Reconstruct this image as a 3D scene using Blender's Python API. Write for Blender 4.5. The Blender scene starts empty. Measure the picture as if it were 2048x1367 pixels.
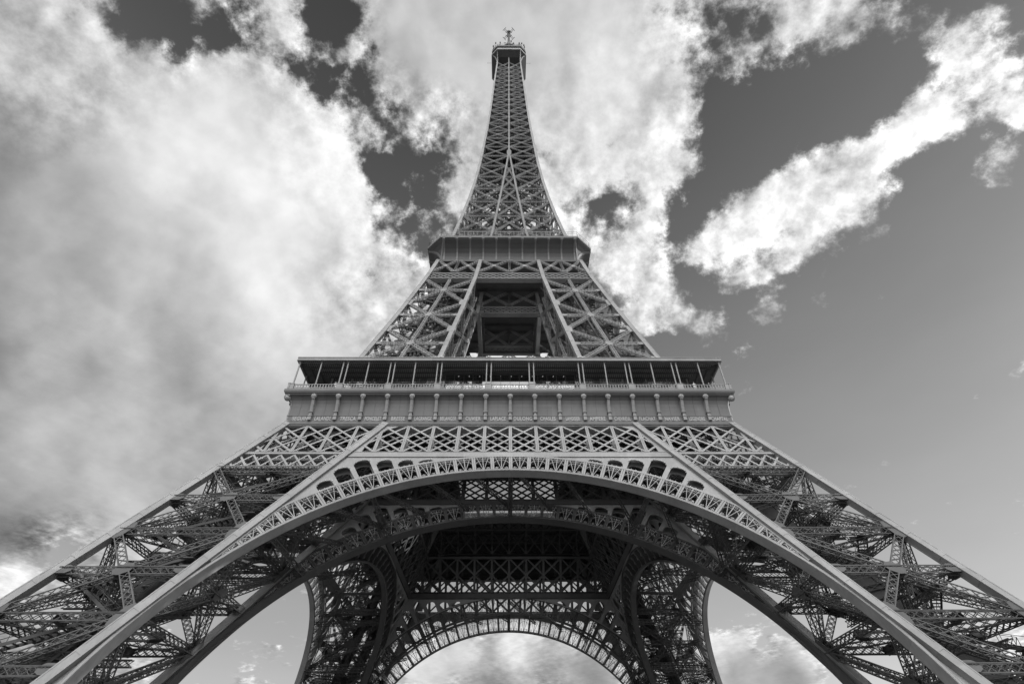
import bpy, math, random
import numpy as np
from mathutils import Vector, Matrix

random.seed(7)
D2R = math.radians
SC = bpy.context.scene
COL = SC.collection

# ------------------------------------------------------------------ camera
yaw, pitch, roll = 0.0118161, 0.7347821, -0.005941
cam_d = bpy.data.cameras.new('camera')
cam = bpy.data.objects.new('camera', cam_d)
COL.objects.link(cam)
fwd = Vector((math.sin(yaw) * math.cos(pitch), math.cos(yaw) * math.cos(pitch), math.sin(pitch)))
r0 = Vector((math.cos(yaw), -math.sin(yaw), 0))
u0 = r0.cross(fwd)
cr, sr = math.cos(roll), math.sin(roll)
rt = r0 * cr + u0 * sr
up = u0 * cr - r0 * sr
m = Matrix((rt, up, -fwd)).transposed().to_4x4()
m.translation = Vector((-0.486, -103.103, 5.977))
cam.matrix_world = m
cam_d.sensor_width = 36
cam_d.lens = 19.008
cam_d.clip_start = 0.1
cam_d.clip_end = 20000
SC.camera = cam

# ------------------------------------------------------------------ light
SUN_EL, SUN_AZ = 20.0, 79.0            # azimuth from +Y (away from the camera) towards +X
SC.view_settings.view_transform = 'Standard'
SC.view_settings.look = 'None'
SC.view_settings.gamma = 1
SC.view_settings.exposure = 0.0
sd = bpy.data.lights.new('sun', 'SUN')
sd.energy = 4.0
SC.cycles.diffuse_bounces = 2
sd.angle = D2R(0.5)
sd.color = (1, 1, 1)
sun = bpy.data.objects.new('sun', sd)
COL.objects.link(sun)
sv = Vector((math.sin(D2R(SUN_AZ)) * math.cos(D2R(SUN_EL)), math.cos(D2R(SUN_AZ)) * math.cos(D2R(SUN_EL)), math.sin(D2R(SUN_EL))))
sun.rotation_euler = sv.to_track_quat('Z', 'Y').to_euler()
sun.location = sv * 500


class NT:
    """tiny helper to write node maths"""
    def __init__(s, tree):
        s.t = tree

    def n(s, typ, **kw):
        nd = s.t.nodes.new(typ)
        for k, v in kw.items():
            setattr(nd, k, v)
        return nd

    def put(s, sock, v):
        if isinstance(v, bpy.types.NodeSocket):
            s.t.links.new(v, sock)
        else:
            sock.default_value = v

    def m(s, op, a, b=None, c=None, clamp=False):
        nd = s.n('ShaderNodeMath', operation=op, use_clamp=clamp)
        for i, v in enumerate((a, b, c)):
            if v is not None:
                s.put(nd.inputs[i], v)
        return nd.outputs[0]

    def vm(s, op, a, b=None, scale=None):
        nd = s.n('ShaderNodeVectorMath', operation=op)
        s.put(nd.inputs[0], a)
        if b is not None:
            s.put(nd.inputs[1], b)
        if scale is not None:
            s.put(nd.inputs['Scale'], scale)
        return nd.outputs['Value'] if op in ('DOT_PRODUCT', 'LENGTH') else nd.outputs[0]

    def noise(s, vec, scale, detail=4, rough=0.5, color=False, dist=0.0, lac=2.0):
        nd = s.n('ShaderNodeTexNoise', noise_dimensions='3D')
        s.put(nd.inputs['Vector'], vec)
        nd.inputs['Scale'].default_value = scale
        nd.inputs['Detail'].default_value = detail
        nd.inputs['Roughness'].default_value = rough
        nd.inputs['Lacunarity'].default_value = lac
        nd.inputs['Distortion'].default_value = dist
        return nd.outputs['Color' if color else 'Fac']

    def smooth(s, v, a, b, lo=0.0, hi=1.0):
        nd = s.n('ShaderNodeMapRange', interpolation_type='SMOOTHSTEP')
        s.put(nd.inputs[0], v)
        nd.inputs[1].default_value = a
        nd.inputs[2].default_value = b
        nd.inputs[3].default_value = lo
        nd.inputs[4].default_value = hi
        return nd.outputs[0]


def direction(az, el):
    a, e = D2R(az), D2R(el)
    return (math.sin(a) * math.cos(e), math.cos(a) * math.cos(e), math.sin(e))


#CLOUDS_BEGIN
CLOUD_COVER = [
    (180, 50, 24, 1.3, 2.4), (-120, 35, 18, 0.6, 1.2), (-53.0, 39.8, 11.82, 1.3, 2.5), (-40.3, 48.2, 8.21, 1.35, 2.2),  # first blob: unseen cloud added behind the camera to light the front
    (-33.4, 55.4, 3.86, 1.1, 1.5), (-27.4, 52.5, 3.33, 1.05, 1.4), (-36.8, 25.5, 9.46, 1.3, 1.8), (-27.3, 38.9, 7.11, 1.3, 1.8),
    (-18.2, 42.9, 4.55, 0.75, 1.4), (-43.8, 20.8, 4.05, 1.2, 1.2), (-24.3, 24.7, 6.24, 1.2, 1.4), (-29.7, 21.5, 5.34, 1.2, 1.3),
    (-40.6, 21.0, 4.63, 1.2, 1.3), (-43.9, 24.9, 5.68, 1.3, 1.5), (-26.8, 31.9, 6.0, 1.25, 1.5), (-67.7, 49.1, 4.97, 0.9, 2),
    (-49.1, 63.0, 3.54, 0.62, 1.1), (-34.4, 69.4, 4.93, 0.8, 1.6), (-7.5, 69.4, 6.62, 1.25, 2.2), (21.2, 68.3, 6.56, 1.3, 2.2),
    (21.6, 61.8, 6.05, 1.15, 2.0), (30.6, 57.5, 2.86, 0.85, 1.5), (44.5, 65.7, 2.83, 0.75, 1.2), (-11.5, 59.7, 2.92, 0.75, 1.2),
    (7.0, 56.6, 4.52, 0.8, 1.4), (19.5, 51.2, 4.5, 0.72, 1.2), (-12.0, 47.4, 3.1, 0.7, 1.2), (21.8, 45.0, 2.0, 0.72, 1.2),
    (19.2, 42.5, 1.52, 0.68, 1.1), (25.9, 42.0, 1.27, 0.66, 1.1), (22.9, 43.1, 1.29, 0.66, 1.0), (0.4, 39.1, 3.7, 1.1, 1.5),
    (-63.0, 56.1, 1.52, 0.12, 1.1), (-59.7, 57.1, 1.58, 0.05, 1.1), (-56.7, 60.2, 1.63, 0.15, 1.0), (-43.3, 61.8, 1.24, 0.3, 1.0),
    (-37.8, 62.5, 1.62, 0.12, 1.1), (-31.7, 63.2, 1.67, 0.2, 1.1), (-26.1, 62.3, 1.82, 0.14, 1.1), (-19.7, 60.1, 2.37, 0.34, 1.0),
    (-22.9, 57.1, 1.53, 0.2, 1.1), (-18.9, 54.3, 1.97, 0.15, 1.1), (-15.2, 56.3, 1.78, 0.25, 1.1), (-15.3, 51.2, 1.62, 0.3, 1.1),
    (-15.2, 64.0, 1.39, 0.38, 0.9), (-9.8, 64.7, 1.12, 0.35, 0.8), (15.9, 54.3, 1.6, 0.36, 1.0), (18.4, 52.6, 1.2, 0.36, 0.9),
    (-41.7, 67.2, 1.62, 0.42, 1.0), (-46.9, 66.6, 1.41, 0.38, 1.0), (-33.3, 66.4, 1.02, 0.4, 0.8), (44.4, 56.8, 3.16, 0, 1.5),
    (50.9, 27.2, 2.0, 0, 1.3), (36.8, 52.4, 2.48, 0.0, 1.4), (31.2, 50.6, 1.7, 0.0, 1.2), (31.6, 44.1, 2.35, 0, 1.2),
    (53.0, 61.9, 1.74, 0.6, 1.2), (58.6, 60.5, 1.84, 0.68, 1.3), (62.7, 58.6, 1.41, 0.65, 1.1), (66.7, 49.5, 1.29, 0.62, 1.1),
    (65.3, 46.9, 1.49, 0.72, 1.3), (64.9, 43.3, 1.39, 0.74, 1.3), (61.0, 46.5, 1.37, 0.7, 1.2), (56.2, 47.2, 1.47, 0.72, 1.3),
    (51.5, 47.9, 1.56, 0.78, 1.3), (45.8, 47.7, 1.91, 0.84, 1.4), (40.4, 47.8, 2.11, 0.86, 1.4), (34.5, 47.4, 1.84, 0.74, 1.2),
    (29.9, 47.0, 1.24, 0.6, 1.0), (61.1, 41.6, 1.19, 0.62, 1.1), (58.9, 40.1, 0.81, 0.55, 1.0), (49.0, 49.1, 1.45, 0.6, 1.0),
    (41.0, 44.9, 2.17, 0.78, 1.2), (47.1, 44.6, 1.79, 0.7, 1.1), (34.0, 45.4, 1.85, 0.7, 1.1), (48.0, 42.0, 1.03, 0.5, 0.9),
    (34.0, 40.1, 1.01, 0.72, 1.3), (-39.2, 16.3, 1.7, 0.2, 1.0), (-41.4, 13.8, 0.95, 1.0, 2.0), (-42.4, 13.1, 1.53, 1.0, 2.0),
    (-24.5, 14.0, 4.32, 0, 1.5), (-22.0, 10.1, 1.89, 0.5, 1.0), (-7.5, 11.0, 1.41, 1.2, 1.7), (-4.1, 12.0, 1.45, 1.25, 1.8),
    (1.3, 12.7, 1.73, 1.05, 1.7), (-0.6, 10.5, 2.34, 1.1, 2.0), (5.4, 11.6, 1.86, 1.05, 1.8), (8.1, 10.3, 1.4, 1.2, 1.7),
    (-1.8, 13.5, 0.7, 0.3, 0.9), (3.7, 13.7, 0.61, 0.3, 0.8), (7.0, 13.1, 0.69, 0.25, 0.9), (20.5, 10.9, 1.41, 1.05, 1.8),
    (18.7, 11.5, 1.28, 1.05, 1.8), (25.5, 10.1, 1.34, 1.0, 1.7), (22.7, 8.4, 2.58, 1.25, 1.8), (23.0, 11.8, 0.78, 0.2, 0.9),
    (39.1, 9.9, 1.25, 0.8, 1.3), (-32.1, 9.3, 1.67, 0.8, 1.3),
]
CLOUD_TONE = [
    (180, 50, 15.5, 2.2, 2.4), (-61.0, 40.0, 7.61, 0.48, 1.3), (-53.0, 30.0, 5.53, 0.53, 1.2), (-65.0, 50.9, 4.59, 0.8, 1.3),  # first stroke: that added cloud, raised in brightness as a soft light source
    (-68.8, 49.1, 1.83, 0.66, 1), (-48.4, 42.5, 5.84, 0.8, 1.3), (-39.3, 48.6, 7.42, 0.93, 1.6), (-42.2, 57.5, 5.07, 0.92, 1.3),
    (-29.2, 55.6, 3.72, 0.96, 1.4), (-49.4, 33.4, 5.73, 0.62, 1.2), (-39.1, 34.2, 6.22, 0.72, 1.3), (-25.2, 41.5, 6.3, 0.88, 1.4),
    (-40.3, 28.0, 7.74, 0.68, 1.3), (-35.7, 23.1, 4.69, 0.72, 1.2), (-43.8, 20.8, 4.39, 0.68, 1.3), (0.4, 39.1, 3.7, 0.93, 1.5),
    (-22.5, 28.8, 5.61, 0.72, 1.0), (-33.5, 68.7, 4.57, 0.74, 1.2), (-49.1, 63.0, 2.75, 0.8, 1.2), (-7.7, 70.3, 4.81, 0.74, 1.3),
    (13.4, 68.3, 4.9, 0.76, 1.3), (28.6, 66.7, 3.91, 0.8, 1.2), (19.4, 61.7, 4.23, 0.86, 1.3), (27.6, 57.2, 3.29, 0.96, 1.5),
    (42.1, 64.1, 2.49, 0.9, 1.2), (-11.2, 58.7, 2.94, 0.84, 1.2), (6.8, 55.6, 3.54, 0.88, 1.2), (20.6, 49.9, 4.49, 0.9, 1.3),
    (58.4, 60.4, 2.96, 0.85, 1.2), (64.7, 47.5, 2.62, 0.97, 1.5), (64.4, 42.9, 1.9, 0.97, 1.3), (55.8, 46.9, 2.95, 0.98, 1.5),
    (46.9, 47.5, 3.7, 0.95, 1.6), (36.2, 46.8, 3.63, 0.95, 1.5), (33.8, 40.3, 1.38, 0.7, 1), (-41.2, 13.7, 1.26, 0.92, 1.5),
    (-41.4, 16.5, 2.31, 0.48, 1.1), (39.1, 9.9, 1.56, 0.9, 1.4), (-7.0, 11.0, 2.08, 0.88, 1.3), (-0.6, 10.6, 2.51, 0.55, 1.3),
    (-3.9, 12.4, 1.29, 0.9, 1.2), (1.7, 12.6, 1.72, 0.95, 1.4), (5.5, 11.9, 1.49, 0.9, 1.2), (8.1, 10.3, 1.65, 0.6, 1.2),
    (4.0, 10.2, 1.66, 0.66, 1.0), (19.9, 12.0, 1.6, 0.98, 1.5), (21.3, 9.7, 1.72, 0.68, 1.3), (25.5, 10.1, 1.48, 0.85, 1.2),
    (24.7, 8.9, 1.47, 0.62, 1.1), (-23.2, 10.0, 2.24, 0.72, 1), (-41.6, 13.8, 1.0, 0.97, 1.8),
]
SKY_GAIN, SKY_HAZE = 0.085, 0.36
#CLOUDS_END
FINE_AMP, RELIEF, BILLOW = 2.4, 2.4, 0.5


def build_world():
    w = bpy.data.worlds.new('World')
    SC.world = w
    w.use_nodes = True
    t = w.node_tree
    t.nodes.clear()
    N = NT(t)
    out = N.n('ShaderNodeOutputWorld')
    bg = N.n('ShaderNodeBackground')
    t.links.new(bg.outputs[0], out.inputs[0])
    d = N.vm('NORMALIZE', N.n('ShaderNodeTexCoord').outputs['Generated'])
    sky = N.n('ShaderNodeTexSky', sky_type='NISHITA', sun_disc=False)
    sky.sun_elevation = D2R(SUN_EL)
    sky.sun_rotation = D2R(SUN_AZ)
    sky.dust_density = 0.3
    t.links.new(d, sky.inputs[0])
    sep = N.n('ShaderNodeSeparateColor')
    t.links.new(sky.outputs[0], sep.inputs[0])
    blue = N.m('MULTIPLY', sep.outputs[0], SKY_GAIN)        # red-filtered black and white sky
    dz = N.n('ShaderNodeSeparateXYZ')
    t.links.new(d, dz.inputs[0])
    low = N.m('POWER', N.m('SUBTRACT', 1.0, N.m('MAXIMUM', dz.outputs[2], 0.0)), 1.3)
    blue = N.m('ADD', blue, N.m('MINIMUM', N.m('MULTIPLY', low, SKY_HAZE), 0.30))    # pale air towards the horizon
    blue = N.m('MULTIPLY', blue, N.m('MULTIPLY_ADD', N.noise(N.vm('MULTIPLY', d, (1.0, 1.0, 3.0)), 2.4, 5, 0.55), 0.22, 0.89))      # faint thin veils
    # clouds: soft blobs of cover in the sky, torn by fractal noise
    warp = N.noise(d, 7.0, 8, 0.62, color=True)
    warp = N.vm('SUBTRACT', warp, (0.5, 0.5, 0.5))
    dw = N.vm('NORMALIZE', N.vm('ADD', d, N.vm('SCALE', warp, scale=0.12)))

    dw2 = N.vm('NORMALIZE', N.vm('ADD', d, N.vm('SCALE', warp, scale=0.05)))

    def strokes(lst, src, acc):
        """soft round brush strokes laid over one another on the sky"""
        for (az, el, deg, val, st) in lst:
            k = 1.0 / (D2R(deg) ** 2)
            dot = N.vm('DOT_PRODUCT', src, direction(az, el))
            e = N.m('EXPONENT', N.m('MULTIPLY_ADD', dot, k, math.log(st) - k))
            e = N.m('MINIMUM', e, 1.0)
            acc = N.m('MULTIPLY_ADD', e, N.m('SUBTRACT', val, acc), acc)
        return acc
    cover = strokes(CLOUD_COVER, dw, 0.0)
    hz = N.m('POWER', N.m('SUBTRACT', 1.0, N.m('MAXIMUM', dz.outputs[2], 0.0)), 4.0)
    ds = N.vm('SCALE', d, scale=N.m('MULTIPLY_ADD', hz, 2.6, 1.0))      # far clouds near the horizon show smaller lobes
    fine = N.noise(ds, 9.0, 13, 0.63, lac=2.07)
    dens = N.m('ADD', cover, N.m('MULTIPLY_ADD', fine, FINE_AMP, -FINE_AMP / 2))
    alpha = N.smooth(dens, 0.30, 0.72)
    # tone: broad greys, with relief on the side turned to the sun
    off = N.vm('ADD', ds, tuple(0.018 * c for c in sv))
    relief = N.m('SUBTRACT', N.noise(ds, 9.0, 9, 0.60, lac=2.07), N.noise(off, 9.0, 9, 0.60, lac=2.07))
    tone = strokes(CLOUD_TONE, dw2, 0.7)
    calm = N.m('MAXIMUM', N.m('SUBTRACT', 1.3, cover), 0.07)        # thick cloud is smooth, thin cloud is torn
    tone = N.m('MULTIPLY_ADD', N.m('MULTIPLY', relief, calm), RELIEF, tone)
    far = N.vm('ADD', dw2, tuple(0.05 * c for c in sv))
    billow = N.m('SUBTRACT', N.noise(dw2, 5.5, 3, 0.5), N.noise(far, 5.5, 3, 0.5))       # big lobes, bright towards the sun
    tone = N.m('MULTIPLY_ADD', billow, BILLOW, tone)
    tone = N.m('ADD', tone, N.m('MULTIPLY_ADD', N.noise(d, 3.2, 5, 0.48), 0.30, -0.15))
    tone = N.m('MAXIMUM', tone, 0.2)
    tone = N.m('POWER', N.m('MINIMUM', tone, 2.5), 2.2)
    mix = N.n('ShaderNodeMix', data_type='FLOAT')
    N.put(mix.inputs[0], alpha)
    N.put(mix.inputs[2], blue)
    N.put(mix.inputs[3], tone)
    comb = N.n('ShaderNodeCombineColor')
    for i in range(3):
        t.links.new(mix.outputs[0], comb.inputs[i])
    t.links.new(comb.outputs[0], bg.inputs[0])
    bg.inputs[1].default_value = 1.0


build_world()


# ------------------------------------------------------------------ materials
def paint(name, base, rough=0.55, var=0.32, scale=0.35, bump=0.15, metallic=0.0, streak=True, spec=0.18):
    mt = bpy.data.materials.new(name)
    mt.use_nodes = True
    t = mt.node_tree
    N = NT(t)
    b = t.nodes['Principled BSDF']
    co = N.n('ShaderNodeTexCoord').outputs['Object']
    big = N.noise(co, scale, 6, 0.6)
    mp = N.n('ShaderNodeMapping')
    mp.inputs['Scale'].default_value = (2.2, 2.2, 0.35)
    t.links.new(co, mp.inputs[0])
    st = N.noise(mp.outputs[0], 1.6, 5, 0.65)
    f = N.m('MULTIPLY_ADD', big, var * 2, 1 - var)
    if streak:
        f = N.m('MULTIPLY', f, N.m('MULTIPLY_ADD', st, var * 1.4, 1 - var * 0.7))
    if streak:
        wn = N.n('ShaderNodeTexWhiteNoise', noise_dimensions='3D')
        t.links.new(N.vm('FLOOR', N.vm('SCALE', co, scale=0.31)), wn.inputs['Vector'])
        f = N.m('MULTIPLY', f, N.m('MULTIPLY_ADD', wn.outputs['Value'], 0.16, 0.92))    # plates repainted at different times
    f = N.m('MULTIPLY', f, base)
    cc = N.n('ShaderNodeCombineColor')
    for i in range(3):
        t.links.new(f, cc.inputs[i])
    t.links.new(cc.outputs[0], b.inputs['Base Color'])
    rr = N.m('MULTIPLY_ADD', st, 0.25, rough - 0.12)
    t.links.new(rr, b.inputs['Roughness'])
    b.inputs['Metallic'].default_value = metallic
    b.inputs['Specular IOR Level'].default_value = spec
    if bump:
        bp = N.n('ShaderNodeBump')
        bp.inputs['Strength'].default_value = bump
        bp.inputs['Distance'].default_value = 0.03
        t.links.new(N.noise(co, 3.0, 4, 0.6), bp.inputs['Height'])
        t.links.new(bp.outputs[0], b.inputs['Normal'])
    return mt


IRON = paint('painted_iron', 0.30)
IRON_DARK = paint('painted_iron_shaded', 0.10)  # same iron paint, with the shade of the interior put into its tone
IRON_LOW = paint('painted_iron_lower_shaded', 0.115)          # same iron paint, darkened to carry the shade among the lower bracing
IRON_MID = paint('painted_iron_middle_tone', 0.21)  # one even tone between the lighter and the darker iron
AERIAL = paint('aerial_metal', 0.05, var=0.1)
PANEL = paint('frieze_panel_paint', 0.16, var=0.22)
LETTER = paint('gilt_letters', 0.42, rough=0.4, var=0.1)
WOOD = paint('soffit_boards', 0.10, var=0.3, scale=1.5)
STONE = paint('masonry', 0.38, rough=0.85, var=0.25)
SHEET = paint('pale_cladding', 0.55, rough=0.5, var=0.1)
BULB = paint('bulb_glass', 0.75, rough=0.2, var=0.0, bump=0, streak=False)
GRAVEL = paint('gravel', 0.09, rough=0.9, var=0.3, scale=0.05, streak=False)  # toned dark to hold down the light bounced up into the ironwork


def glass_mat():
    mt = bpy.data.materials.new('window_glass')
    mt.use_nodes = True
    t = mt.node_tree
    t.nodes.clear()
    N = NT(t)
    o = N.n('ShaderNodeOutputMaterial')
    g = N.n('ShaderNodeBsdfGlossy')
    g.inputs['Roughness'].default_value = 0.02
    g.inputs['Color'].default_value = (0.9, 0.9, 0.9, 1)
    tr = N.n('ShaderNodeBsdfTransparent')
    tr.inputs['Color'].default_value = (0.8, 0.8, 0.8, 1)
    fr = N.n('ShaderNodeFresnel')
    fr.inputs['IOR'].default_value = 1.45
    mx = N.n('ShaderNodeMixShader')
    t.links.new(fr.outputs[0], mx.inputs[0])
    t.links.new(tr.outputs[0], mx.inputs[1])
    t.links.new(g.outputs[0], mx.inputs[2])
    t.links.new(mx.outputs[0], o.inputs[0])
    return mt


GLASS = glass_mat()
LAMP = bpy.data.materials.new('ceiling_lamp')
LAMP.use_nodes = True
_b = LAMP.node_tree.nodes['Principled BSDF']
_b.inputs['Emission Color'].default_value = (1, 1, 1, 1)
_b.inputs['Emission Strength'].default_value = 1.5


# ------------------------------------------------------------------ mesh builder
def nrm(v):
    v = np.asarray(v, float)
    return v / max(1e-9, np.linalg.norm(v))


class MB:
    def __init__(s):
        s.b = []
        s.v = []
        s.f = []

    def bar(s, p0, p1, w, h, up=(0, 0, 1)):
        s.b.append((p0[0], p0[1], p0[2], p1[0], p1[1], p1[2], w, h, up[0], up[1], up[2]))

    def box(s, c, size):
        s.bar((c[0], c[1], c[2] - size[2] / 2), (c[0], c[1], c[2] + size[2] / 2), size[0], size[1], (0, 1, 0))

    def path(s, pts, w, h, up=(0, 0, 1)):
        for a, b in zip(pts[:-1], pts[1:]):
            s.bar(a, b, w, h, up)

    def raw(s, verts, faces):
        o = len(s.v)
        s.v += [tuple(map(float, p)) for p in verts]
        s.f += [tuple(i + o for i in f) for f in faces]

    def prism(s, pts, n, th):
        n = np.asarray(n, float)
        P = [np.asarray(p, float) for p in pts]
        k = len(P)
        s.raw([p - n * th / 2 for p in P] + [p + n * th / 2 for p in P],
              [tuple(range(k - 1, -1, -1)), tuple(range(k, 2 * k))] + [(i, (i + 1) % k, k + (i + 1) % k, k + i) for i in range(k)])

    def strip(s, rows, closed=True):
        """rows: list of equal length cross sections -> skinned tube"""
        k = len(rows[0])
        V = [p for r in rows for p in r]
        F = []
        for i in range(len(rows) - 1):
            for j in range(k if closed else k - 1):
                a, b = i * k + j, i * k + (j + 1) % k
                F.append((a, b, b + k, a + k))
        if closed:
            F.append(tuple(range(k - 1, -1, -1)))
            F.append(tuple((len(rows) - 1) * k + j for j in range(k)))
        s.raw(V, F)

    def lattice(s, p0, p1, wdir, w, h, n, chord=0.12, lace=0.09, th=0.04, four=True, plates=0.0):
        """box lattice girder: four corner angles, crossed flat bars on the two broad faces, zigzag on the others"""
        p0, p1 = np.asarray(p0, float), np.asarray(p1, float)
        t = nrm(p1 - p0)
        wd = np.asarray(wdir, float)
        a = nrm(wd - t * (wd @ t))
        b = np.cross(t, a)
        A, B = a * w / 2, b * h / 2
        for sa in (-1, 1):
            for sb in ((-1, 1) if h > 0 else (0,)):
                o = A * sa + B * sb
                s.bar(p0 + o, p1 + o, chord, chord, b)
        n = max(1, int(n))
        for sb in ((-1, 1) if h > 0 else (0,)):
            for i in range(n):
                q0, q1 = p0 + (p1 - p0) * (i / n), p0 + (p1 - p0) * ((i + 1) / n)
                s.bar(q0 - A + B * sb, q1 + A + B * sb, lace, th, b)
                if four:
                    s.bar(q0 + A + B * sb, q1 - A + B * sb, lace, th, b)
        if h > 0:
            for sa in (-1, 1):
                for i in range(n):
                    q0, q1 = p0 + (p1 - p0) * (i / n), p0 + (p1 - p0) * ((i + 1) / n)
                    sg = 1 if i % 2 else -1
                    s.bar(q0 - B * sg + A * sa, q1 + B * sg + A * sa, lace, th, a)

    def mesh(s, name):
        me = bpy.data.meshes.new(name)
        nb = len(s.b)
        vs = np.array(s.v, float).reshape(-1, 3)
        nv0 = len(vs)
        loops, starts = [], []
        pos = 0
        fl = []
        for f in s.f:
            starts.append(pos)
            fl.extend(f)
            pos += len(f)
        loops = np.array(fl, np.int32)
        starts = np.array(starts, np.int32)
        if nb:
            A = np.array(s.b, float)
            p0, p1, w, h, upv = A[:, 0:3], A[:, 3:6], A[:, 6:7], A[:, 7:8], A[:, 8:11]
            t = p1 - p0
            t /= np.maximum(1e-9, np.linalg.norm(t, axis=1, keepdims=True))
            bad = np.abs((t * upv).sum(1) / np.maximum(1e-9, np.linalg.norm(upv, axis=1))) > 0.999
            upv = upv.copy()
            upv[bad] = (0.3, 1, 0.1)
            sd_ = np.cross(t, upv)
            sd_ /= np.maximum(1e-9, np.linalg.norm(sd_, axis=1, keepdims=True))
            u_ = np.cross(sd_, t)
            S, U = sd_ * w / 2, u_ * h / 2
            V = np.stack([p0 - S - U, p0 + S - U, p0 + S + U, p0 - S + U, p1 - S - U, p1 + S - U, p1 + S + U, p1 - S + U], 1).reshape(-1, 3)
            q = np.array([[0, 1, 2, 3], [7, 6, 5, 4], [0, 4, 5, 1], [1, 5, 6, 2], [2, 6, 7, 3], [3, 7, 4, 0]], np.int32)[:, ::-1]
            Q = (q[None] + (np.arange(nb, dtype=np.int32) * 8 + nv0)[:, None, None]).reshape(-1)
            vs = np.concatenate([vs, V])
            starts = np.concatenate([starts, pos + 4 * np.arange(nb * 6, dtype=np.int32)])
            loops = np.concatenate([loops, Q])
        me.vertices.add(len(vs))
        me.vertices.foreach_set('co', vs.astype(np.float32).ravel())
        me.loops.add(len(loops))
        me.loops.foreach_set('vertex_index', loops.astype(np.int32))
        me.polygons.add(len(starts))
        me.polygons.foreach_set('loop_start', starts.astype(np.int32))
        me.polygons.foreach_set('use_smooth', np.zeros(len(starts), bool))
        me.update(calc_edges=True)
        me.validate()
        return me


GZ = 4.3                                   # level of the ground the tower stands on


def link(name, me, mat, parent=None, loc=(0, 0, 0)):
    o = bpy.data.objects.new(name, me)
    COL.objects.link(o)
    if mat is not None:
        me.materials.append(mat)
    o.parent = parent
    o.location = loc
    return o


root = bpy.data.objects.new('lattice_tower', None)
COL.objects.link(root)
root.location = (0, 0, GZ)
root['label'] = 'huge wrought iron lattice tower on four arched legs seen from below'
root['category'] = 'tower'


def part(name, mb, mat=None):
    return link(name, mb.mesh(name), mat or IRON, root, (0, 0, -GZ))


def sub(name, mb, parent, mat=None):
    return link(name, mb.mesh(name) if isinstance(mb, MB) else mb, mat or IRON, parent)


def copy_part(o, k):
    c = o.copy()
    COL.objects.link(c)
    c.rotation_euler = (0, 0, k * math.pi / 2)
    for ch in list(o.children):
        d = ch.copy()
        COL.objects.link(d)
        d.parent = c
    return c


def four(o):
    return [o] + [copy_part(o, k) for k in (1, 2, 3)]


# ------------------------------------------------------------------ profiles of the tower (half widths by height)
_oz = [4.3, 50.0, 57.0, 70.8, 86.0, 101.9, 110.0, 116.0, 125.2, 135, 146, 156.5, 170, 184.4, 198, 213.2, 243.2, 264.3, 275.0]
_ow = [56.76, 34.55, 31.3, 27.12, 23.15, 19.27, 17.55, 16.4, 14.67, 13.25, 11.85, 10.72, 9.60, 8.72, 7.95, 7.25, 6.15, 5.35, 5.2]


def Wo(z):
    return float(np.interp(z, _oz, _ow))


def Wi(z):
    if z <= 57:
        return Wo(z) - (13.3 + 0.042 * (z - 15))
    return float(np.interp(z, [57, 70.9, 100.3, 111, 116, 125.4, 149.8, 179], [16.2, 12.76, 8.09, 7.0, 6.25, 4.59, 2.5, 0.0]))


def P_OO(z): return np.array((-Wo(z), -Wo(z), z))
def P_IO(z): return np.array((-Wi(z), -Wo(z), z))
def P_OI(z): return np.array((-Wo(z), -Wi(z), z))
def P_II(z): return np.array((-Wi(z), -Wi(z), z))


def column(mb, P, zs, size, rim=0.14, proud=0.03):
    for a, b in zip(zs[:-1], zs[1:]):
        p, q = P(a), P(b)
        mb.bar(p, q, size, size, (0, 1, 0))
        t = nrm(q - p)
        up_ = np.array((0, 1, 0.0))
        s_ = nrm(np.cross(t, up_))
        u_ = np.cross(s_, t)
        k = size / 2 - rim / 2 + proud
        for i in (-1, 1):
            for j in (-1, 1):
                o = s_ * k * i + u_ * k * j
                mb.bar(p + o, q + o, rim, rim, (0, 1, 0))
        L = np.linalg.norm(q - p)
        if size > 0.7:
            for i in range(int(L / 3.6)):        # cover plates over the joints
                c = p + t * (1.5 + i * 3.6)
                mb.bar(c, c + t * 0.7, size + 0.065, size + 0.065, (0, 1, 0))


def gusset(mb, c, t, a, ln, wd, n, th):
    """eight sided plate centred at c, along t, across a"""
    t, n = nrm(t), nrm(n)
    t = nrm(t - n * (t @ n))
    a = np.cross(n, t)
    pts = []
    for x, y in ((-1, -.45), (-.5, -1), (.5, -1), (1, -.45), (1, .45), (.5, 1), (-.5, 1), (-1, .45)):
        pts.append(np.asarray(c) + t * x * ln / 2 + a * y * wd / 2)
    for o in (-1, 1):                       # a plate on each face of the girder
        mb.prism([p + n * o * (th / 2 - 0.02) for p in pts], n, 0.05)


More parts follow.
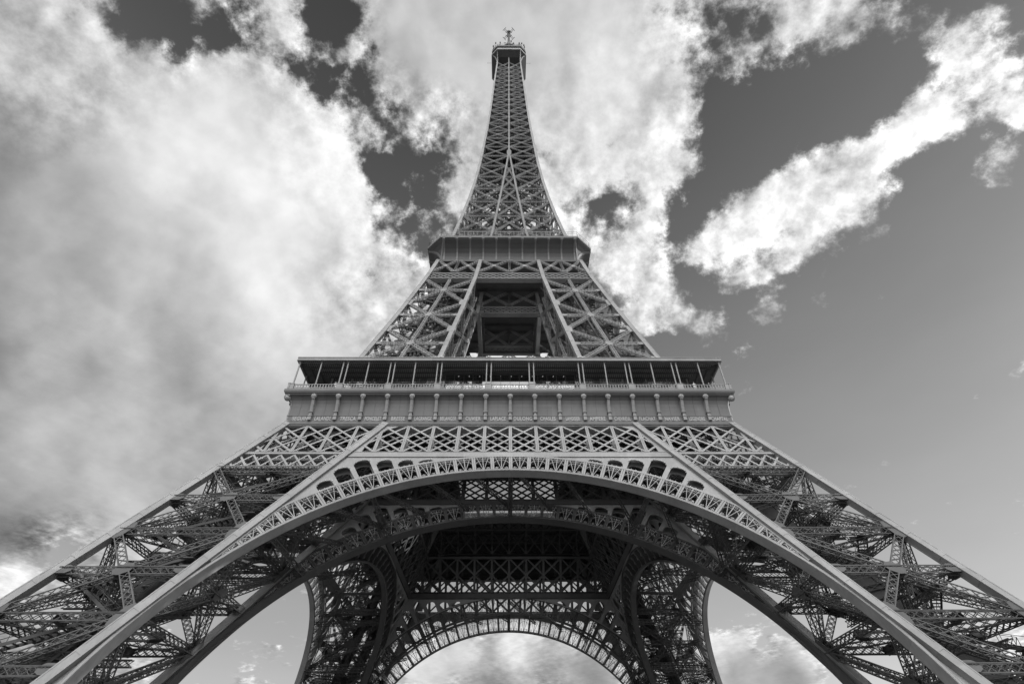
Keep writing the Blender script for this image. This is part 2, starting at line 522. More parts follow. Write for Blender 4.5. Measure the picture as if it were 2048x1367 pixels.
def face_bracing(A, B, nodes, w, h, cell, chord, lace, horiz=True, midstrut=False, inset=0.35, th=0.04):
    """one face of a pier: crossed lattice girders between nodes with a level girder through every crossing"""
    mb = MB()
    for z0, z1 in zip(nodes[:-1], nodes[1:]):
        a0, a1, b0, b1 = A(z0), A(z1), B(z0), B(z1)
        n = nrm(np.cross(b0 - a0, a1 - a0))
        for p, q in ((a0, b1), (b0, a1)):
            d = nrm(q - p)
            L = np.linalg.norm(q - p)
            mb.lattice(p + d * inset, q - d * inset, np.cross(n, d), w, h, max(3, L / cell), chord, lace, th)
        # crossing point
        M = np.column_stack([b1 - a0, -(a1 - b0)])
        s_, _r, _k, _s = np.linalg.lstsq(M, b0 - a0, rcond=None)
        c = a0 + (b1 - a0) * s_[0]
        gusset(mb, c, b1 - a0, np.cross(n, b1 - a0), w * 2.4, w * 1.7, n, h + 0.1)
        if horiz:
            zc = c[2]
            pa, pb = A(zc), B(zc)
            d = nrm(pb - pa)
            L = np.linalg.norm(pb - pa)
            mb.lattice(pa + d * inset, pb - d * inset, np.array((0, 0, 1.0)), w * 0.9, h, max(3, L / cell), chord, lace, th)
            for q_, sg in ((pa, 1), (pb, -1)):
                gusset(mb, q_ + d * sg * (inset + w * 0.6), d, nrm(np.cross(n, d)), w * 2.2, w * 1.35, n, h + 0.08)
        if midstrut:
            for zz0, zz1 in ((z0, c[2]), (c[2], z1)):
                pa, pb = (A(zz0) + B(zz0)) / 2, (A(zz1) + B(zz1)) / 2
                if zz0 == c[2]:
                    pa = c
                else:
                    pb = c
                mb.lattice(pa, pb, nrm(B(z0) - A(z0)), w * 0.8, h, max(3, np.linalg.norm(pb - pa) / cell), chord, lace, th)
        for q_, P in ((a0, A), (b0, B)):
            up_t = nrm(P(z0 + 1) - P(z0))
            inw = nrm(B(z0) - A(z0)) * (1 if P is A else -1)
            gusset(mb, q_ + inw * (inset + w * 0.5), up_t, inw, w * 3.4, w * 1.5, n, h + 0.08)
    return mb


# ------------------------------------------------------------------ lower piers
Z_LOW = [4.3, 11.3, 20.8, 30.9, 41.4]


def lower_pier():
    mb = MB()                                # diaphragms and inner ties
    for k, z in enumerate([7.8, 11.3, 16.0, 20.8, 25.9, 30.9, 36.1, 41.4, 48]):
        a, b, c, d = P_OO(z), P_IO(z), P_II(z), P_OI(z)
        if k % 2:
            for p, q in ((a, b), (b, c), (c, d), (d, a)):
                mb.lattice(p, q, (0, 0, 1), 0.7, 0.5, 14, 0.1, 0.07)
        for p, q in ((a, c), (b, d)):
            mb.lattice(p, q, (0, 0, 1), 0.55, 0.4, 18, 0.09, 0.06)
        mm = [(a + b) / 2, (b + c) / 2, (c + d) / 2, (d + a) / 2]
        for i in range(4):
            mb.lattice(mm[i], mm[(i + 1) % 4], (0, 0, 1), 0.45, 0.0, 12, 0.09, 0.06)
    # long inner braces from node to node
    for z0, z1 in zip(Z_LOW[:-1], Z_LOW[1:]):
        ctr0, ctr1 = (P_OO(z0) + P_II(z0)) / 2, (P_OO(z1) + P_II(z1)) / 2
        for P in (P_OO, P_IO, P_OI, P_II):
            mb.lattice(P(z0), ctr1, (0, 0, 1), 0.4, 0.3, 14, 0.08, 0.05)
            mb.lattice(P(z1), ctr0, (0, 0, 1), 0.4, 0.3, 14, 0.08, 0.05)
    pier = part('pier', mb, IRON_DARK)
    zs = [4.3, 20, 35, 50.0, 57.0]
    for P in (P_OO, P_IO, P_OI, P_II):
        c = MB()
        column(c, P, zs, 0.86)
        sub('column', c, pier)
    for A, B in ((P_OO, P_IO), (P_OO, P_OI), (P_IO, P_II), (P_OI, P_II)):
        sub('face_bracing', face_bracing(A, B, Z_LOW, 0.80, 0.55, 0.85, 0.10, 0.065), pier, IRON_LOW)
    mid_a = lambda z: (P_OO(z) + P_IO(z)) / 2
    mid_b = lambda z: (P_OI(z) + P_II(z)) / 2
    mid_c = lambda z: (P_OO(z) + P_OI(z)) / 2
    mid_d = lambda z: (P_IO(z) + P_II(z)) / 2
    for A, B in ((mid_a, mid_b), (mid_c, mid_d)):
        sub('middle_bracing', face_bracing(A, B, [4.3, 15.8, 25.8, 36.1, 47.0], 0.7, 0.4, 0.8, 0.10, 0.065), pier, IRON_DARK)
    # inclined lift track
    tr = MB()
    def Tk(z, a, b): return P_OO(z) * (1 - a - b) + P_IO(z) * a + P_OI(z) * b
    for off in (0.36, 0.60):
        for s_ in (-1, 1):
            p, q = Tk(4.5, 0.45 + 0.07 * s_, off + 0.0), Tk(56, 0.45 + 0.07 * s_, off + 0.0)
            tr.bar(p, q, 0.28, 0.75, (0, 1, 1))
        tr.bar(Tk(4.5, 0.45, off + 0.05), Tk(56, 0.45, off + 0.05), 1.5, 0.9, (0, 1, 1))
        for i in range(46):
            z = 5 + i * 1.1
            tr.bar(Tk(z, 0.38, off), Tk(z, 0.52, off), 0.16, 0.16, (0, 1, 1))
            if i % 2 == 0:
                tr.bar(Tk(z, 0.38, off), Tk(z + 2.2, 0.52, off), 0.09, 0.09, (0, 1, 1))
    for i in range(9):
        z = 8 + i * 5.2
        for off in (0.36, 0.60):
            tr.lattice(Tk(z, 0.05, off), Tk(z, 0.92, off), (0, 0, 1), 0.6, 0.4, 14, 0.09, 0.06)
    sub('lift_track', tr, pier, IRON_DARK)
    # staircase zigzagging up the pier
    st = MB()
    z = 5.0
    k = 0
    while z < 52:
        a, b = (0.20, 0.72) if k % 2 == 0 else (0.72, 0.20)
        p, q = Tk(z, a, 0.16), Tk(z + 3.3, b, 0.16)
        for o in (-0.55, 0.55):
            ov = np.array((0, o, 0))
            st.bar(p + ov, q + ov, 0.07, 0.30, (0, 0, 1))
            st.bar(p + ov + (0, 0, 1.05), q + ov + (0, 0, 1.05), 0.05, 0.05, (0, 0, 1))
            for j in range(7):
                r = p + (q - p) * (j / 6) + ov
                st.bar(r, r + (0, 0, 1.05), 0.04, 0.04, (0, 1, 0))
        for j in range(16):
            r = p + (q - p) * (j / 15)
            st.bar(r + (0, -0.55, 0), r + (0, 0.55, 0), 0.30, 0.05, (0, 0, 1))
        st.box(q + (0, 0, 0.0), (1.6, 1.6, 0.10))
        z += 3.3
        k += 1
    sub('staircase', st, pier, IRON_DARK)
    for P in (P_OO, P_IO, P_OI, P_II):
        base = MB()
        p = P(4.3)
        base.box((p[0], p[1], 4.2), (3.4, 3.4, 1.6))
        base.box((p[0], p[1], 5.115), (2.4, 2.4, 0.24))
        sub('masonry_foot', base, pier, STONE)
    return four(pier)


lower_pier()


# ------------------------------------------------------------------ arches between the piers
KS = 1.1119
S0, R0 = 8.42, 37.42                        # inner edge of the arch: a circle in the sloping plane of the face
ALPHA = math.atan(0.486)
NIN = np.array((0, math.cos(ALPHA), -math.sin(ALPHA)))      # into the tower, square to the face


def plane(Y):
    def F(x, s, d=0.0):
        z = s / KS
        return np.array((x, -Y(z), z)) + NIN * d
    return F


def pol(th, r): return (r * math.sin(th), S0 + r * math.cos(th))


RE = 40.85
_rc = {}


def r_ext(th):
    """outer edge of the tracery band: concentric with the arch until the pier cuts it off"""
    key = round(abs(th), 6)
    if key not in _rc:
        lo, hi = R0, RE
        def inside(r):
            x, s = pol(key, r)
            return x < Wi(s / KS) - 0.42
        if inside(RE):
            _rc[key] = RE
        else:
            for _ in range(30):
                md = (lo + hi) / 2
                lo, hi = (md, hi) if inside(md) else (lo, md)
            _rc[key] = lo
    return _rc[key]


def ring(mb, F, th0, th1, ra, rb, d0, d1, n):
    rows = []
    for i in range(n + 1):
        th = th0 + (th1 - th0) * i / n
        a = ra(th) if callable(ra) else ra
        b = rb(th) if callable(rb) else rb
        rows.append([F(*pol(th, a), d0), F(*pol(th, b), d0), F(*pol(th, b), d1), F(*pol(th, a), d1)])
    mb.strip(rows)


CELL = D2R(3.62)
NCELL = 15


def spiral(cx, cy, r, turns, a0, sgn, n=13):
    out = []
    for i in range(n):
        f = i / (n - 1)
        rr = r * (1 - 0.78 * f)
        a = a0 + sgn * f * turns * 2 * math.pi
        out.append((cx + rr * math.cos(a), cy + rr * math.sin(a)))
    return out


def filled(name, loops, th, fn):
    """flat plate with holes: outline and holes in (x, s), mapped on to the face by fn(x, s, depth)"""
    cu = bpy.data.curves.new(name, 'CURVE')
    cu.dimensions = '2D'
    cu.fill_mode = 'BOTH'
    cu.extrude = th / 2
    for L in loops:
        sp = cu.splines.new('POLY')
        sp.points.add(len(L) - 1)
        for p, (x, y) in zip(sp.points, L):
            p.co = (x, y, 0, 1)
        sp.use_cyclic_u = True
    return curve_mesh(name, cu, fn)


def curve_mesh(name, cu, fn):
    ob = bpy.data.objects.new(name, cu)
    COL.objects.link(ob)
    dg = bpy.context.evaluated_depsgraph_get()
    me = bpy.data.meshes.new_from_object(ob.evaluated_get(dg))
    bpy.data.objects.remove(ob)
    bpy.data.curves.remove(cu)
    n = len(me.vertices)
    co = np.empty(n * 3, np.float32)
    me.vertices.foreach_get('co', co)
    co = co.reshape(-1, 3)
    res = np.array([fn(float(x), float(y), float(z)) for x, y, z in co], np.float32)
    me.vertices.foreach_set('co', res.ravel())
    me.materials.clear()
    me.polygons.foreach_set('use_smooth', np.zeros(len(me.polygons), bool))
    me.update()
    me.name = name
    return me


def arch(Y, inner=False):
    F = plane(Y)
    D = 1.05                                # depth of the rib
    mb = MB()
    ring(mb, F, D2R(-94), D2R(94), R0, R0 + 0.36, -0.10, D, 110)                 # lower flange and soffit
    for rr in (R0 + 0.05, R0 + 0.29):
        ring(mb, F, D2R(-94), D2R(94), rr, rr + 0.055, -0.125, -0.10, 110)
    lim = D2R(NCELL * 3.62 + 1.2)
    ring(mb, F, -lim, lim, lambda t: max(R0 + 0.36, r_ext(t) - 0.34), lambda t: max(R0 + 0.5, r_ext(t)), -0.08, D - 0.2, 84)   # upper flange
    # posts of the tracery band: two plates with a groove
    for k in range(-NCELL, NCELL + 1):
        th = k * CELL
        a, b = R0 + 0.36, r_ext(th) - 0.34
        if b - a < 0.25:
            continue
        rad = nrm(F(*pol(th, b)) - F(*pol(th, a)))
        for o in (-1, 1):
            dx = 0.13 * o / R0
            mb.bar(F(*pol(th + dx, a), 0.0), F(*pol(th + dx, b), 0.0), 0.22, 0.12, NIN)
        mb.bar(F(*pol(th, a), 0.35), F(*pol(th, b), 0.35), 0.40, 0.55, NIN)
    # web plate below the tracery, down to the feet
    for sg in (-1, 1):
        rows = []
        for i in range(41):
            th = lim + (D2R(94) - lim) * i / 40
            x, s = pol(th, R0 + 0.36)
            z = s / KS
            xo = max(x + 0.02, Wi(z) - 0.40)
            rows.append([F(sg * x, s, 0.25), F(sg * xo, s, 0.25), F(sg * xo, s, 0.37), F(sg * x, s, 0.37)])
        mb.strip(rows)
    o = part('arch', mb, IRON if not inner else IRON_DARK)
    # tracery: fan of rays, arc and scrolls in every cell
    tr = MB()
    for k in range(-NCELL, NCELL):
        t0, t1 = k * CELL, (k + 1) * CELL
        tc = (t0 + t1) / 2
        a, b = R0 + 0.36, r_ext(tc) - 0.34
        H = b - a
        if H < 0.35:
            continue
        hw = CELL / 2 * (R0 + 1) - 0.30
        def G(u, v, d=0.0):
            """u across the cell in metres, v up in metres"""
            th = tc + u / (R0 + 1)
            lo, hi = R0 + 0.36, r_ext(th) - 0.34
            return F(*pol(th, lo + (hi - lo) * v / H), d)
        sc_ = min(1.0, H / 1.7)
        def line(pts, w, d=0.0):
            tr.path([G(x, y, d) for x, y in pts], w, 0.11, NIN)
        line([(0, 0.0), (0, H)], 0.11)
        line([(-0.05, 0.0), (-hw * 0.80, H * 0.98)], 0.08, 0.01)
        line([(0.05, 0.0), (hw * 0.80, H * 0.98)], 0.08, 0.01)
        line([(-hw * 1.0 * math.cos(x), H * (0.52 + 0.22 * math.sin(x))) for x in np.linspace(0.0, math.pi, 9)], 0.065, 0.02)
        if inner or H > 0.9:
            for sg in (-1, 1):
                line([(x * sg, y) for x, y in spiral(0.30 * sc_, H - 0.24 * sc_, 0.23 * sc_, 1.25, math.pi * 0.9, 1)], 0.06, 0.015)
                line([(x * sg, y) for x, y in spiral(hw - 0.20 * sc_, H - 0.24 * sc_, 0.23 * sc_, 1.0, math.pi / 2, -1)], 0.06, 0.015)
                line([(x * sg, y) for x, y in spiral(hw - 0.27 * sc_, 0.24 * sc_, 0.25 * sc_, 1.25, math.pi * 0.95, -1)], 0.06, 0.015)
    sub('fan_tracery', tr, o)
    # spandrel plate with round headed openings
    zt = 43.95
    def edge(z): return Wi(z) - 0.36
    out = []
    zb = 33.0
    for i in range(12):
        z = zt + (zb - zt) * i / 11
        out.append((edge(z), z * KS))
    lim2 = D2R(41.0)
    for i in range(61):
        th = lim2 - 2 * lim2 * i / 60
        out.append(pol(th, r_ext(th) - 0.12))
    for i in range(12):
        z = zb + (zt - zb) * i / 11
        out.append((-edge(z), z * KS))
    holes = []
    mrg = 0.30 / 40
    def reach(th):
        """how far a ray runs before it meets the girder or the pier"""
        r = R0
        while r < 60:
            x, s = pol(th, r)
            z = s / KS
            if z > zt - 0.35 or abs(x) > edge(z) - 0.75:
                return r
            r += 0.05
        return r
    for k in range(-NCELL, NCELL):
        t0, t1 = k * CELL + mrg, (k + 1) * CELL - mrg
        tc = (t0 + t1) / 2
        rb = r_ext(tc) + 0.12
        rc = min(reach(tc) , reach(tc + CELL * .25), reach(tc - CELL * .25)) - 0.02
        if rc - rb < 0.35:
            continue
        ra_, rb_ = min(reach(t0), rc), min(reach(t1), rc)
        loop = []
        for i in range(7):
            th = t0 + (t1 - t0) * i / 6
            loop.append(pol(th, r_ext(th) + 0.10))
        rise = min(0.85, (rc - rb) * 0.75)
        la = max(r_ext(t1) + 0.12, min(rb_ - 0.25, rc - rise))
        lb = max(r_ext(t0) + 0.12, min(ra_ - 0.25, rc - rise))
        for i in range(0, 13):
            a = math.pi * i / 12
            th = tc + (t1 - t0) / 2 * math.cos(a) * 0.999
            base = la + (lb - la) * i / 12
            loop.append(pol(th, base + (rc - base) * math.sin(a) ** 0.8))
        holes.append(loop)
    sp = filled('spandrel_plate', [out] + holes, 0.16, lambda x, y, w_: F(x, y, 0.12 + w_))
    sub('spandrel_plate', sp, o)
    sp2 = sp.copy()
    co = np.empty(len(sp2.vertices) * 3, np.float32)
    sp2.vertices.foreach_get('co', co)
    co = (co.reshape(-1, 3) + (NIN * 0.95).astype(np.float32))
    sp2.vertices.foreach_set('co', co.ravel())
    sub('spandrel_plate', sp2, o)
    # round bulbs of iron where posts meet flanges are left to the bulb strings
    return o, holes


arch_outer, HOLES = arch(Wo)
four(arch_outer)
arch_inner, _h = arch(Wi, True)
four(arch_inner)


def arch_struts():
    Fo, Fi = plane(Wo), plane(Wi)
    mb = MB()
    for th in (-46, -27.5, 0, 27.5, 46):
        t = D2R(th)
        p, q = Fo(*pol(t, R0 + 0.5), 1.0), Fi(*pol(t, R0 + 0.4), 0.1)
        rad = nrm(Fo(*pol(t, R0 + 5)) - Fo(*pol(t, R0)))
        mb.lattice(p, q, rad, 0.62, 0.55, 16, 0.11, 0.07)
        p, q = Fo(*pol(t, r_ext(t) - 0.2), 0.9), Fi(*pol(t, r_ext(t) - 0.2), 0.1)
        mb.lattice(p, q, rad, 0.6, 0.5, 16, 0.11, 0.07)
    for k in range(-5, 5):
        t, t2 = D2R(k * 9.2), D2R((k + 1) * 9.2)
        mb.lattice(Fo(*pol(t, R0 + 2.4), 0.9), Fi(*pol(t2, R0 + 2.4), 0.1), nrm(np.cross(NIN, (1, 0, 0))), 0.45, 0.35, 16, 0.09, 0.06)
    return four(part('arch_strut', mb, IRON_DARK))


arch_struts()


# ------------------------------------------------------------------ lattice girders that ring the tower under the first floor
PITCH = 3.81


def clip_line(f, z0, z1, xa, xb, n=60):
    """longest run of heights where the line f(z) stays between the limits"""
    best, cur = None, None
    for i in range(n + 1):
        z = z0 + (z1 - z0) * i / n
        ok = xa(z) <= f(z) <= xb(z)
        if ok:
            cur = (cur[0], z) if cur else (z, z)
            if best is None or cur[1] - cur[0] > best[1] - best[0]:
                best = cur
        else:
            cur = None
    return best if best and best[1] - best[0] > (z1 - z0) * 0.06 else None


def band(mb, Y, z0, z1, xa, xb, pitch, rows, wbar, wpost, d=0.0, th=0.10, posts=True, x0=0.0):
    hrow = (z1 - z0) / rows
    kmax = int(60 / pitch) + rows + 2
    def P(x, z, dd): return np.array((x, -Y(z), z)) + NIN * dd
    for k in range(-kmax, kmax + 1):
        for sg in (-1, 1):
            f = lambda z, k=k, sg=sg: x0 + k * pitch + sg * (z - z0) / hrow * pitch
            if rows % 2 and sg < 0:
                f = lambda z, k=k: x0 + (k + 1) * pitch - (z - z0) / hrow * pitch
            r = clip_line(f, z0, z1, xa, xb)
            if r:
                mb.bar(P(f(r[0]), r[0], d + 0.02 * sg), P(f(r[1]), r[1], d + 0.02 * sg), wbar, th, NIN)
        if posts:
            f = lambda z, k=k: x0 + k * pitch
            r = clip_line(f, z0, z1, xa, xb)
            if r:
                for o in (-1, 1):
                    mb.bar(P(f(r[0]) + o * wpost * .27, r[0], d - 0.05), P(f(r[1]) + o * wpost * .27, r[1], d - 0.05), wpost * .48, th, NIN)
                mb.bar(P(f(r[0]), r[0], d + 0.03), P(f(r[1]), r[1], d + 0.03), wpost * .9, th * .6, NIN)


def rail(mb, Y, z, xa, xb, h, d0=-0.12, d1=0.5):
    """a level plate beam"""
    for (dd, hh) in ((d0, h), ):
        p, q = np.array((xa, -Y(z), z)), np.array((xb, -Y(z), z))
        c = NIN * (d0 + d1) / 2
        mb.bar(p + c, q + c, h, d1 - d0, NIN)
        for o in (-1, 1):
            e = np.array((0, 0.437, 0.9)) * (h / 2 - 0.05) * o + NIN * (d0 - 0.015)
            mb.bar(p + e, q + e, 0.10, 0.06, NIN)


def girders(Y, inner):
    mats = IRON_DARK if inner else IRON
    mb = MB()
    wi = lambda z: Wi(z) - 0.45
    zb, zt = 45.15, 51.35
    for d in (0.0, 1.15):
        band(mb, Y, zb, zt, lambda z: -wi(z), wi, PITCH, 2, 0.30, 0.46, d)
    rail(mb, Y, zt + 0.1, -wi(zt), wi(zt), 0.5, -0.1, 1.3)
    rail(mb, Y, 44.55, -wi(44.5), wi(44.5), 1.25, -0.06, 0.25)
    rail(mb, Y, 44.55, -wi(44.5), wi(44.5), 1.0, 1.05, 1.25)
    # rounded corner plates where the lattice meets the piers
    for sg in (-1, 1):
        pts = []
        for z in (51.2, 50.0, 48.5, 47.0, 45.2):
            pts.append((sg * (Wi(z) - 0.4), z))
        pts2 = [(sg * (Wi(45.2) - 1.6), 45.2), (sg * (Wi(46.4) - 1.15), 46.4), (sg * (Wi(48.5) - 0.95), 48.5), (sg * (Wi(50.3) - 1.2), 50.3), (sg * (Wi(51.2) - 2.4), 51.2)]
        poly = pts + pts2
        mb.prism([np.array((x, -Y(z), z)) + NIN * 0.03 for x, z in poly], NIN, 0.14)
    g = part('lattice_girder', mb, mats)
    if inner:
        # second storey of the inner girder up to the deck
        m2 = MB()
        Y2 = lambda z: Wi(51.5) - 0.15 * (z - 51.5)
        band(m2, Y2, 52.2, 56.9, lambda z: -Y2(z) + .4, lambda z: Y2(z) - .4, PITCH, 1, 0.22, 0.32, 0.0)
        band(m2, Y2, 52.2, 56.9, lambda z: -Y2(z) + .4, lambda z: Y2(z) - .4, PITCH, 1, 0.22, 0.32, 1.0)
        sub('upper_girder', m2, g, mats)
    else:
        for sg in (-1, 1):
            m2 = MB()
            if sg < 0:
                lo, hi = lambda z: -(Wo(z) - 0.45), lambda z: -(Wi(z) + 0.45)
            else:
                lo, hi = lambda z: Wi(z) + 0.45, lambda z: Wo(z) - 0.45
            for d in (0.0, 1.1):
                band(m2, Y, 45.15, 51.35, lo, hi, PITCH, 2, 0.30, 0.40, d)
                band(m2, Y, 42.15, 44.45, lo, hi, PITCH / 2.05, 1, 0.26, 0.2, d, posts=False)
            for z, h in ((51.45, 0.45), (44.8, 0.55), (41.85, 0.55)):
                rail(m2, Y, z, sg * (Wi(z) + .45), sg * (Wo(z) - .45), h, -0.1, 0.4)
                rail(m2, Y, z, sg * (Wi(z) + .45), sg * (Wo(z) - .45), h, 1.0, 1.2)
            sub('pier_girder', m2, g, mats)
    return four(g)


girders(Wo, False)
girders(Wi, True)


def pier_inner_girders():
    """lattice bands on the two inward faces of each pier"""
    mb = MB()
    for z0, z1, n in ((45.15, 51.35, 4), (42.15, 44.45, 7)):
        for A, B in ((P_IO, P_II), (P_OI, P_II)):
            for i in range(n):
                f0, f1 = i / n, (i + 1) / n
                q = lambda z, f: A(z) * (1 - f) + B(z) * f
                n_ = np.cross(B(z0) - A(z0), A(z1) - A(z0))
                mb.bar(q(z0, f0), q(z1, f1), 0.24, 0.10, n_)
                mb.bar(q(z0, f1), q(z1, f0), 0.24, 0.10, n_)
                mb.bar(q(z0, f0), q(z1, f0), 0.24, 0.08, n_)
    for z in (41.85, 44.8, 51.45):
        for A, B in ((P_IO, P_II), (P_OI, P_II)):
            mb.bar(A(z), B(z), 0.4, 0.5, (0, 0, 1))
    return four(part('pier_cross_girder', mb, IRON_DARK))


pier_inner_girders()

# ------------------------------------------------------------------ first floor
def first_floor():
    mb = MB()
    v = 9.6
    # deck ring round the open centre
    for (x0, x1, y0, y1) in ((-34.6, 34.6, -34.6, -v), (-34.6, 34.6, v, 34.6), (-34.6, -v, -v, v), (v, 34.6, -v, v)):
        mb.box(((x0 + x1) / 2, (y0 + y1) / 2, 57.35), (x1 - x0, y1 - y0, 0.36))
    deck = part('deck', mb, IRON_DARK)
    j = MB()
    for k in range(-9, 10):
        for sg in (-1, 1):
            y0, y1 = sg * 34.0, sg * 10.0
            p, q = (k * PITCH, min(y0, y1), 56.2), (k * PITCH, max(y0, y1), 56.2)
            j.lattice(p, q, (0, 0, 1), 1.6, 0.0, 12, 0.22, 0.12)
            if abs(k * PITCH) > 10:
                j.lattice((k * PITCH, -9.6, 56.2), (k * PITCH, 9.6, 56.2), (0, 0, 1), 1.6, 0.0, 10, 0.22, 0.12)
    for y in (-27, -20, -13, 13, 20, 27):
        j.lattice((-34, y, 56.1), (34, y, 56.1), (0, 0, 1), 1.8, 0.3, 34, 0.2, 0.12)
    for x in (-27, 27, 20, -20, 13, -13):
        j.lattice((x, -10, 56.1), (x, 10, 56.1), (0, 0, 1), 1.8, 0.3, 12, 0.2, 0.12)
    for a in (-1, 1):
        j.bar((-9.8, a * 9.8, 56.3), (9.8, a * 9.8, 56.3), 0.35, 1.9, (0, 0, 1))
        j.bar((a * 9.8, -9.8, 56.3), (a * 9.8, 9.8, 56.3), 0.35, 1.9, (0, 0, 1))
    for k in range(-50, 51):
        x = k * 0.68
        for sg in (-1, 1):
            j.bar((x, sg * 33.8, 57.1), (x, sg * 10, 57.1), 0.12, 0.14, (0, 0, 1))
    sub('floor_joist', j, deck, IRON_DARK)


first_floor()

YB = 33.98                                   # plane of the frieze foot
NAMES = ['SEGUIN', 'LALANDE', 'TRESCA', 'PONCELET', 'BRESSE', 'LAGRANGE', 'BELANGER', 'CUVIER', 'LAPLACE', 'DULONG', 'CHASLES', 'LAVOISIER',
         'AMPERE', 'CHEVREUL', 'FLACHAT', 'NAVIER', 'LEGENDRE', 'CHAPTAL']


def frieze():
    mb = MB()
    # profile out of the wall (offset, height), run round the side as a mitred moulding
    prof = [(0.0, 51.55), (0.16, 51.55), (0.16, 52.12), (0.05, 52.16), (0.05, 52.28), (0.0, 52.30), (0.0, 53.05), (0.07, 53.08), (0.07, 53.18), (0.0, 53.2),
            (0.0, 53.8), (0.02, 54.6), (0.08, 55.3), (0.24, 55.9), (0.56, 56.32), (0.97, 56.50), (1.00, 56.62), (1.16, 56.70), (1.28, 56.95), (1.30, 57.05),
            (1.26, 57.40), (1.10, 57.46), (0.2, 57.5)]
    rows = [[np.array((sg * (YB + o), -(YB + o), z)) for o, z in prof] for sg in (-1, 1)]
    k = len(prof)
    mb.raw(rows[0] + rows[1], [(i, k + i, k + i + 1, i + 1) for i in range(k - 1)])
    # row of small studs along the foot
    x = -33.2
    while x < 33.3:
        mb.box((x, -YB - 0.10, 52.22), (0.5, 0.12, 0.07))
        x += PITCH / 4
    # seams of the sheets
    sm = mb
    for k in range(-9, 9):
        x = (k + 0.5) * PITCH
        pp = [np.array((x, -(YB + o) - 0.012, z - 0.012)) for o, z in prof[9:16]]
        sm.path(pp, 0.035, 0.04, (0, 1, 0))
    fr = part('frieze', mb, PANEL)
    fr.data.materials.append(WOOD)
    nf, ns = len(fr.data.polygons), 18 * 6 * 6
    fr.data.polygons.foreach_set('material_index', np.array([0] * (nf - ns) + [1] * ns, np.int32))
    # consoles
    c = MB()
    c.box((0, -YB - 0.21, 52.55), (0.50, 0.46, 0.66))
    c.box((0, -YB - 0.24, 52.92), (0.62, 0.54, 0.10))
    c.box((0, -YB - 0.22, 53.22), (0.40, 0.46, 0.50))
    c.box((0, -YB - 0.26, 53.52), (0.56, 0.58, 0.10))
    c.box((0, -YB - 0.28, 53.615), (0.66, 0.66, 0.09))
    c.prism([(-0.05, -YB - 0.45, 53.1), (0.05, -YB - 0.45, 53.1), (0.08, -YB - 0.45, 53.25), (0, -YB - 0.45, 53.36), (-0.08, -YB - 0.45, 53.25)], (0, -1, 0), 0.06)
    sh = [(0.23, 53.66, 0.42), (0.23, 54.5, 0.62), (0.22, 55.2, 0.86), (0.19, 55.72, 1.06)]
    c.strip([[(-w_, -YB - d_, z), (w_, -YB - d_, z), (w_, -YB + 0.05, z), (-w_, -YB + 0.05, z)] for w_, z, d_ in sh])
    c.strip([[(-w_ * .45, -YB - d_ - 0.04, z), (w_ * .45, -YB - d_ - 0.04, z), (w_ * .45, -YB - d_ + .02, z), (-w_ * .45, -YB - d_ + .02, z)] for w_, z, d_ in sh])
    # ribbed ball capital
    rows = []
    for i, (z, r) in enumerate(((55.62, .20), (55.74, .27), (55.80, .24), (55.90, .34), (56.06, .42), (56.22, .43), (56.38, .36), (56.50, .22), (56.58, .08))):
        rr = []
        for j in range(20):
            a = 2 * math.pi * j / 20
            q = r * (1.0 if j % 2 else 0.90)
            rr.append((q * math.cos(a), -YB - 1.02 + q * 0.85 * math.sin(a), z))
        rows.append(rr)
    c.strip(rows)
    cm = c.mesh('console')
    for k in range(-8, 9):
        o = sub('console', cm if k == -8 else cm, fr) if k == -8 else link('console', cm, None, fr)
        o.location = (k * PITCH, 0, 0)
    # corner scroll
    s_ = MB()
    for a in (-1, 1):
        pts = spiral(0, 0, 0.46, 1.6, 0.5, 1, 22)
        s_.path([np.array((-YB - 0.62 + x, -YB - 1.0 + 0.02 * i, 56.0 + y)) for i, (x, y) in enumerate(pts)], 0.20, 0.24, (0, 1, 0))
    rows = []
    for i in range(9):
        a = math.pi * i / 8
        r = 0.47 * math.sin(a) + 0.02
        rows.append([(-YB - 0.64 + r * math.cos(b), -YB - 0.64 + r * math.sin(b), 56.04 - 0.5 * math.cos(a)) for b in np.linspace(0, 2 * math.pi, 17)[:-1]])
    s_.strip(rows)
    # edge roll down the corner
    cp = [np.array((-(YB + o), -(YB + o), z)) for o, z in prof[5:16]]
    s_.path(cp, 0.12, 0.12, (1, 1, 0))
    sub('corner_scroll', s_, fr)
    side = four(fr)
    # the gilt names of the front, one to a bay
    for i, nm in enumerate(NAMES):
        cu = bpy.data.curves.new('name', 'FONT')
        cu.body = nm
        cu.align_x = 'CENTER'
        cu.size = 0.94
        cu.extrude = 0.02
        cu.offset = 0.022
        cu.space_character = 1.12
        wid = 0.58 * len(nm)
        fac = min(1.0, 3.0 / (0.75 * len(nm)))
        xc = (i - 8.5) * PITCH + 0.02
        if i == 0:
            xc += 0.35
        if i == 17:
            xc -= 0.35
        me = curve_mesh('name_lettering', cu, lambda x, y, w_, xc=xc, fac=fac: (xc + x * fac, -YB - 0.022 - w_, 52.35 + y))
        link('name_lettering', me, LETTER, fr)


frieze()


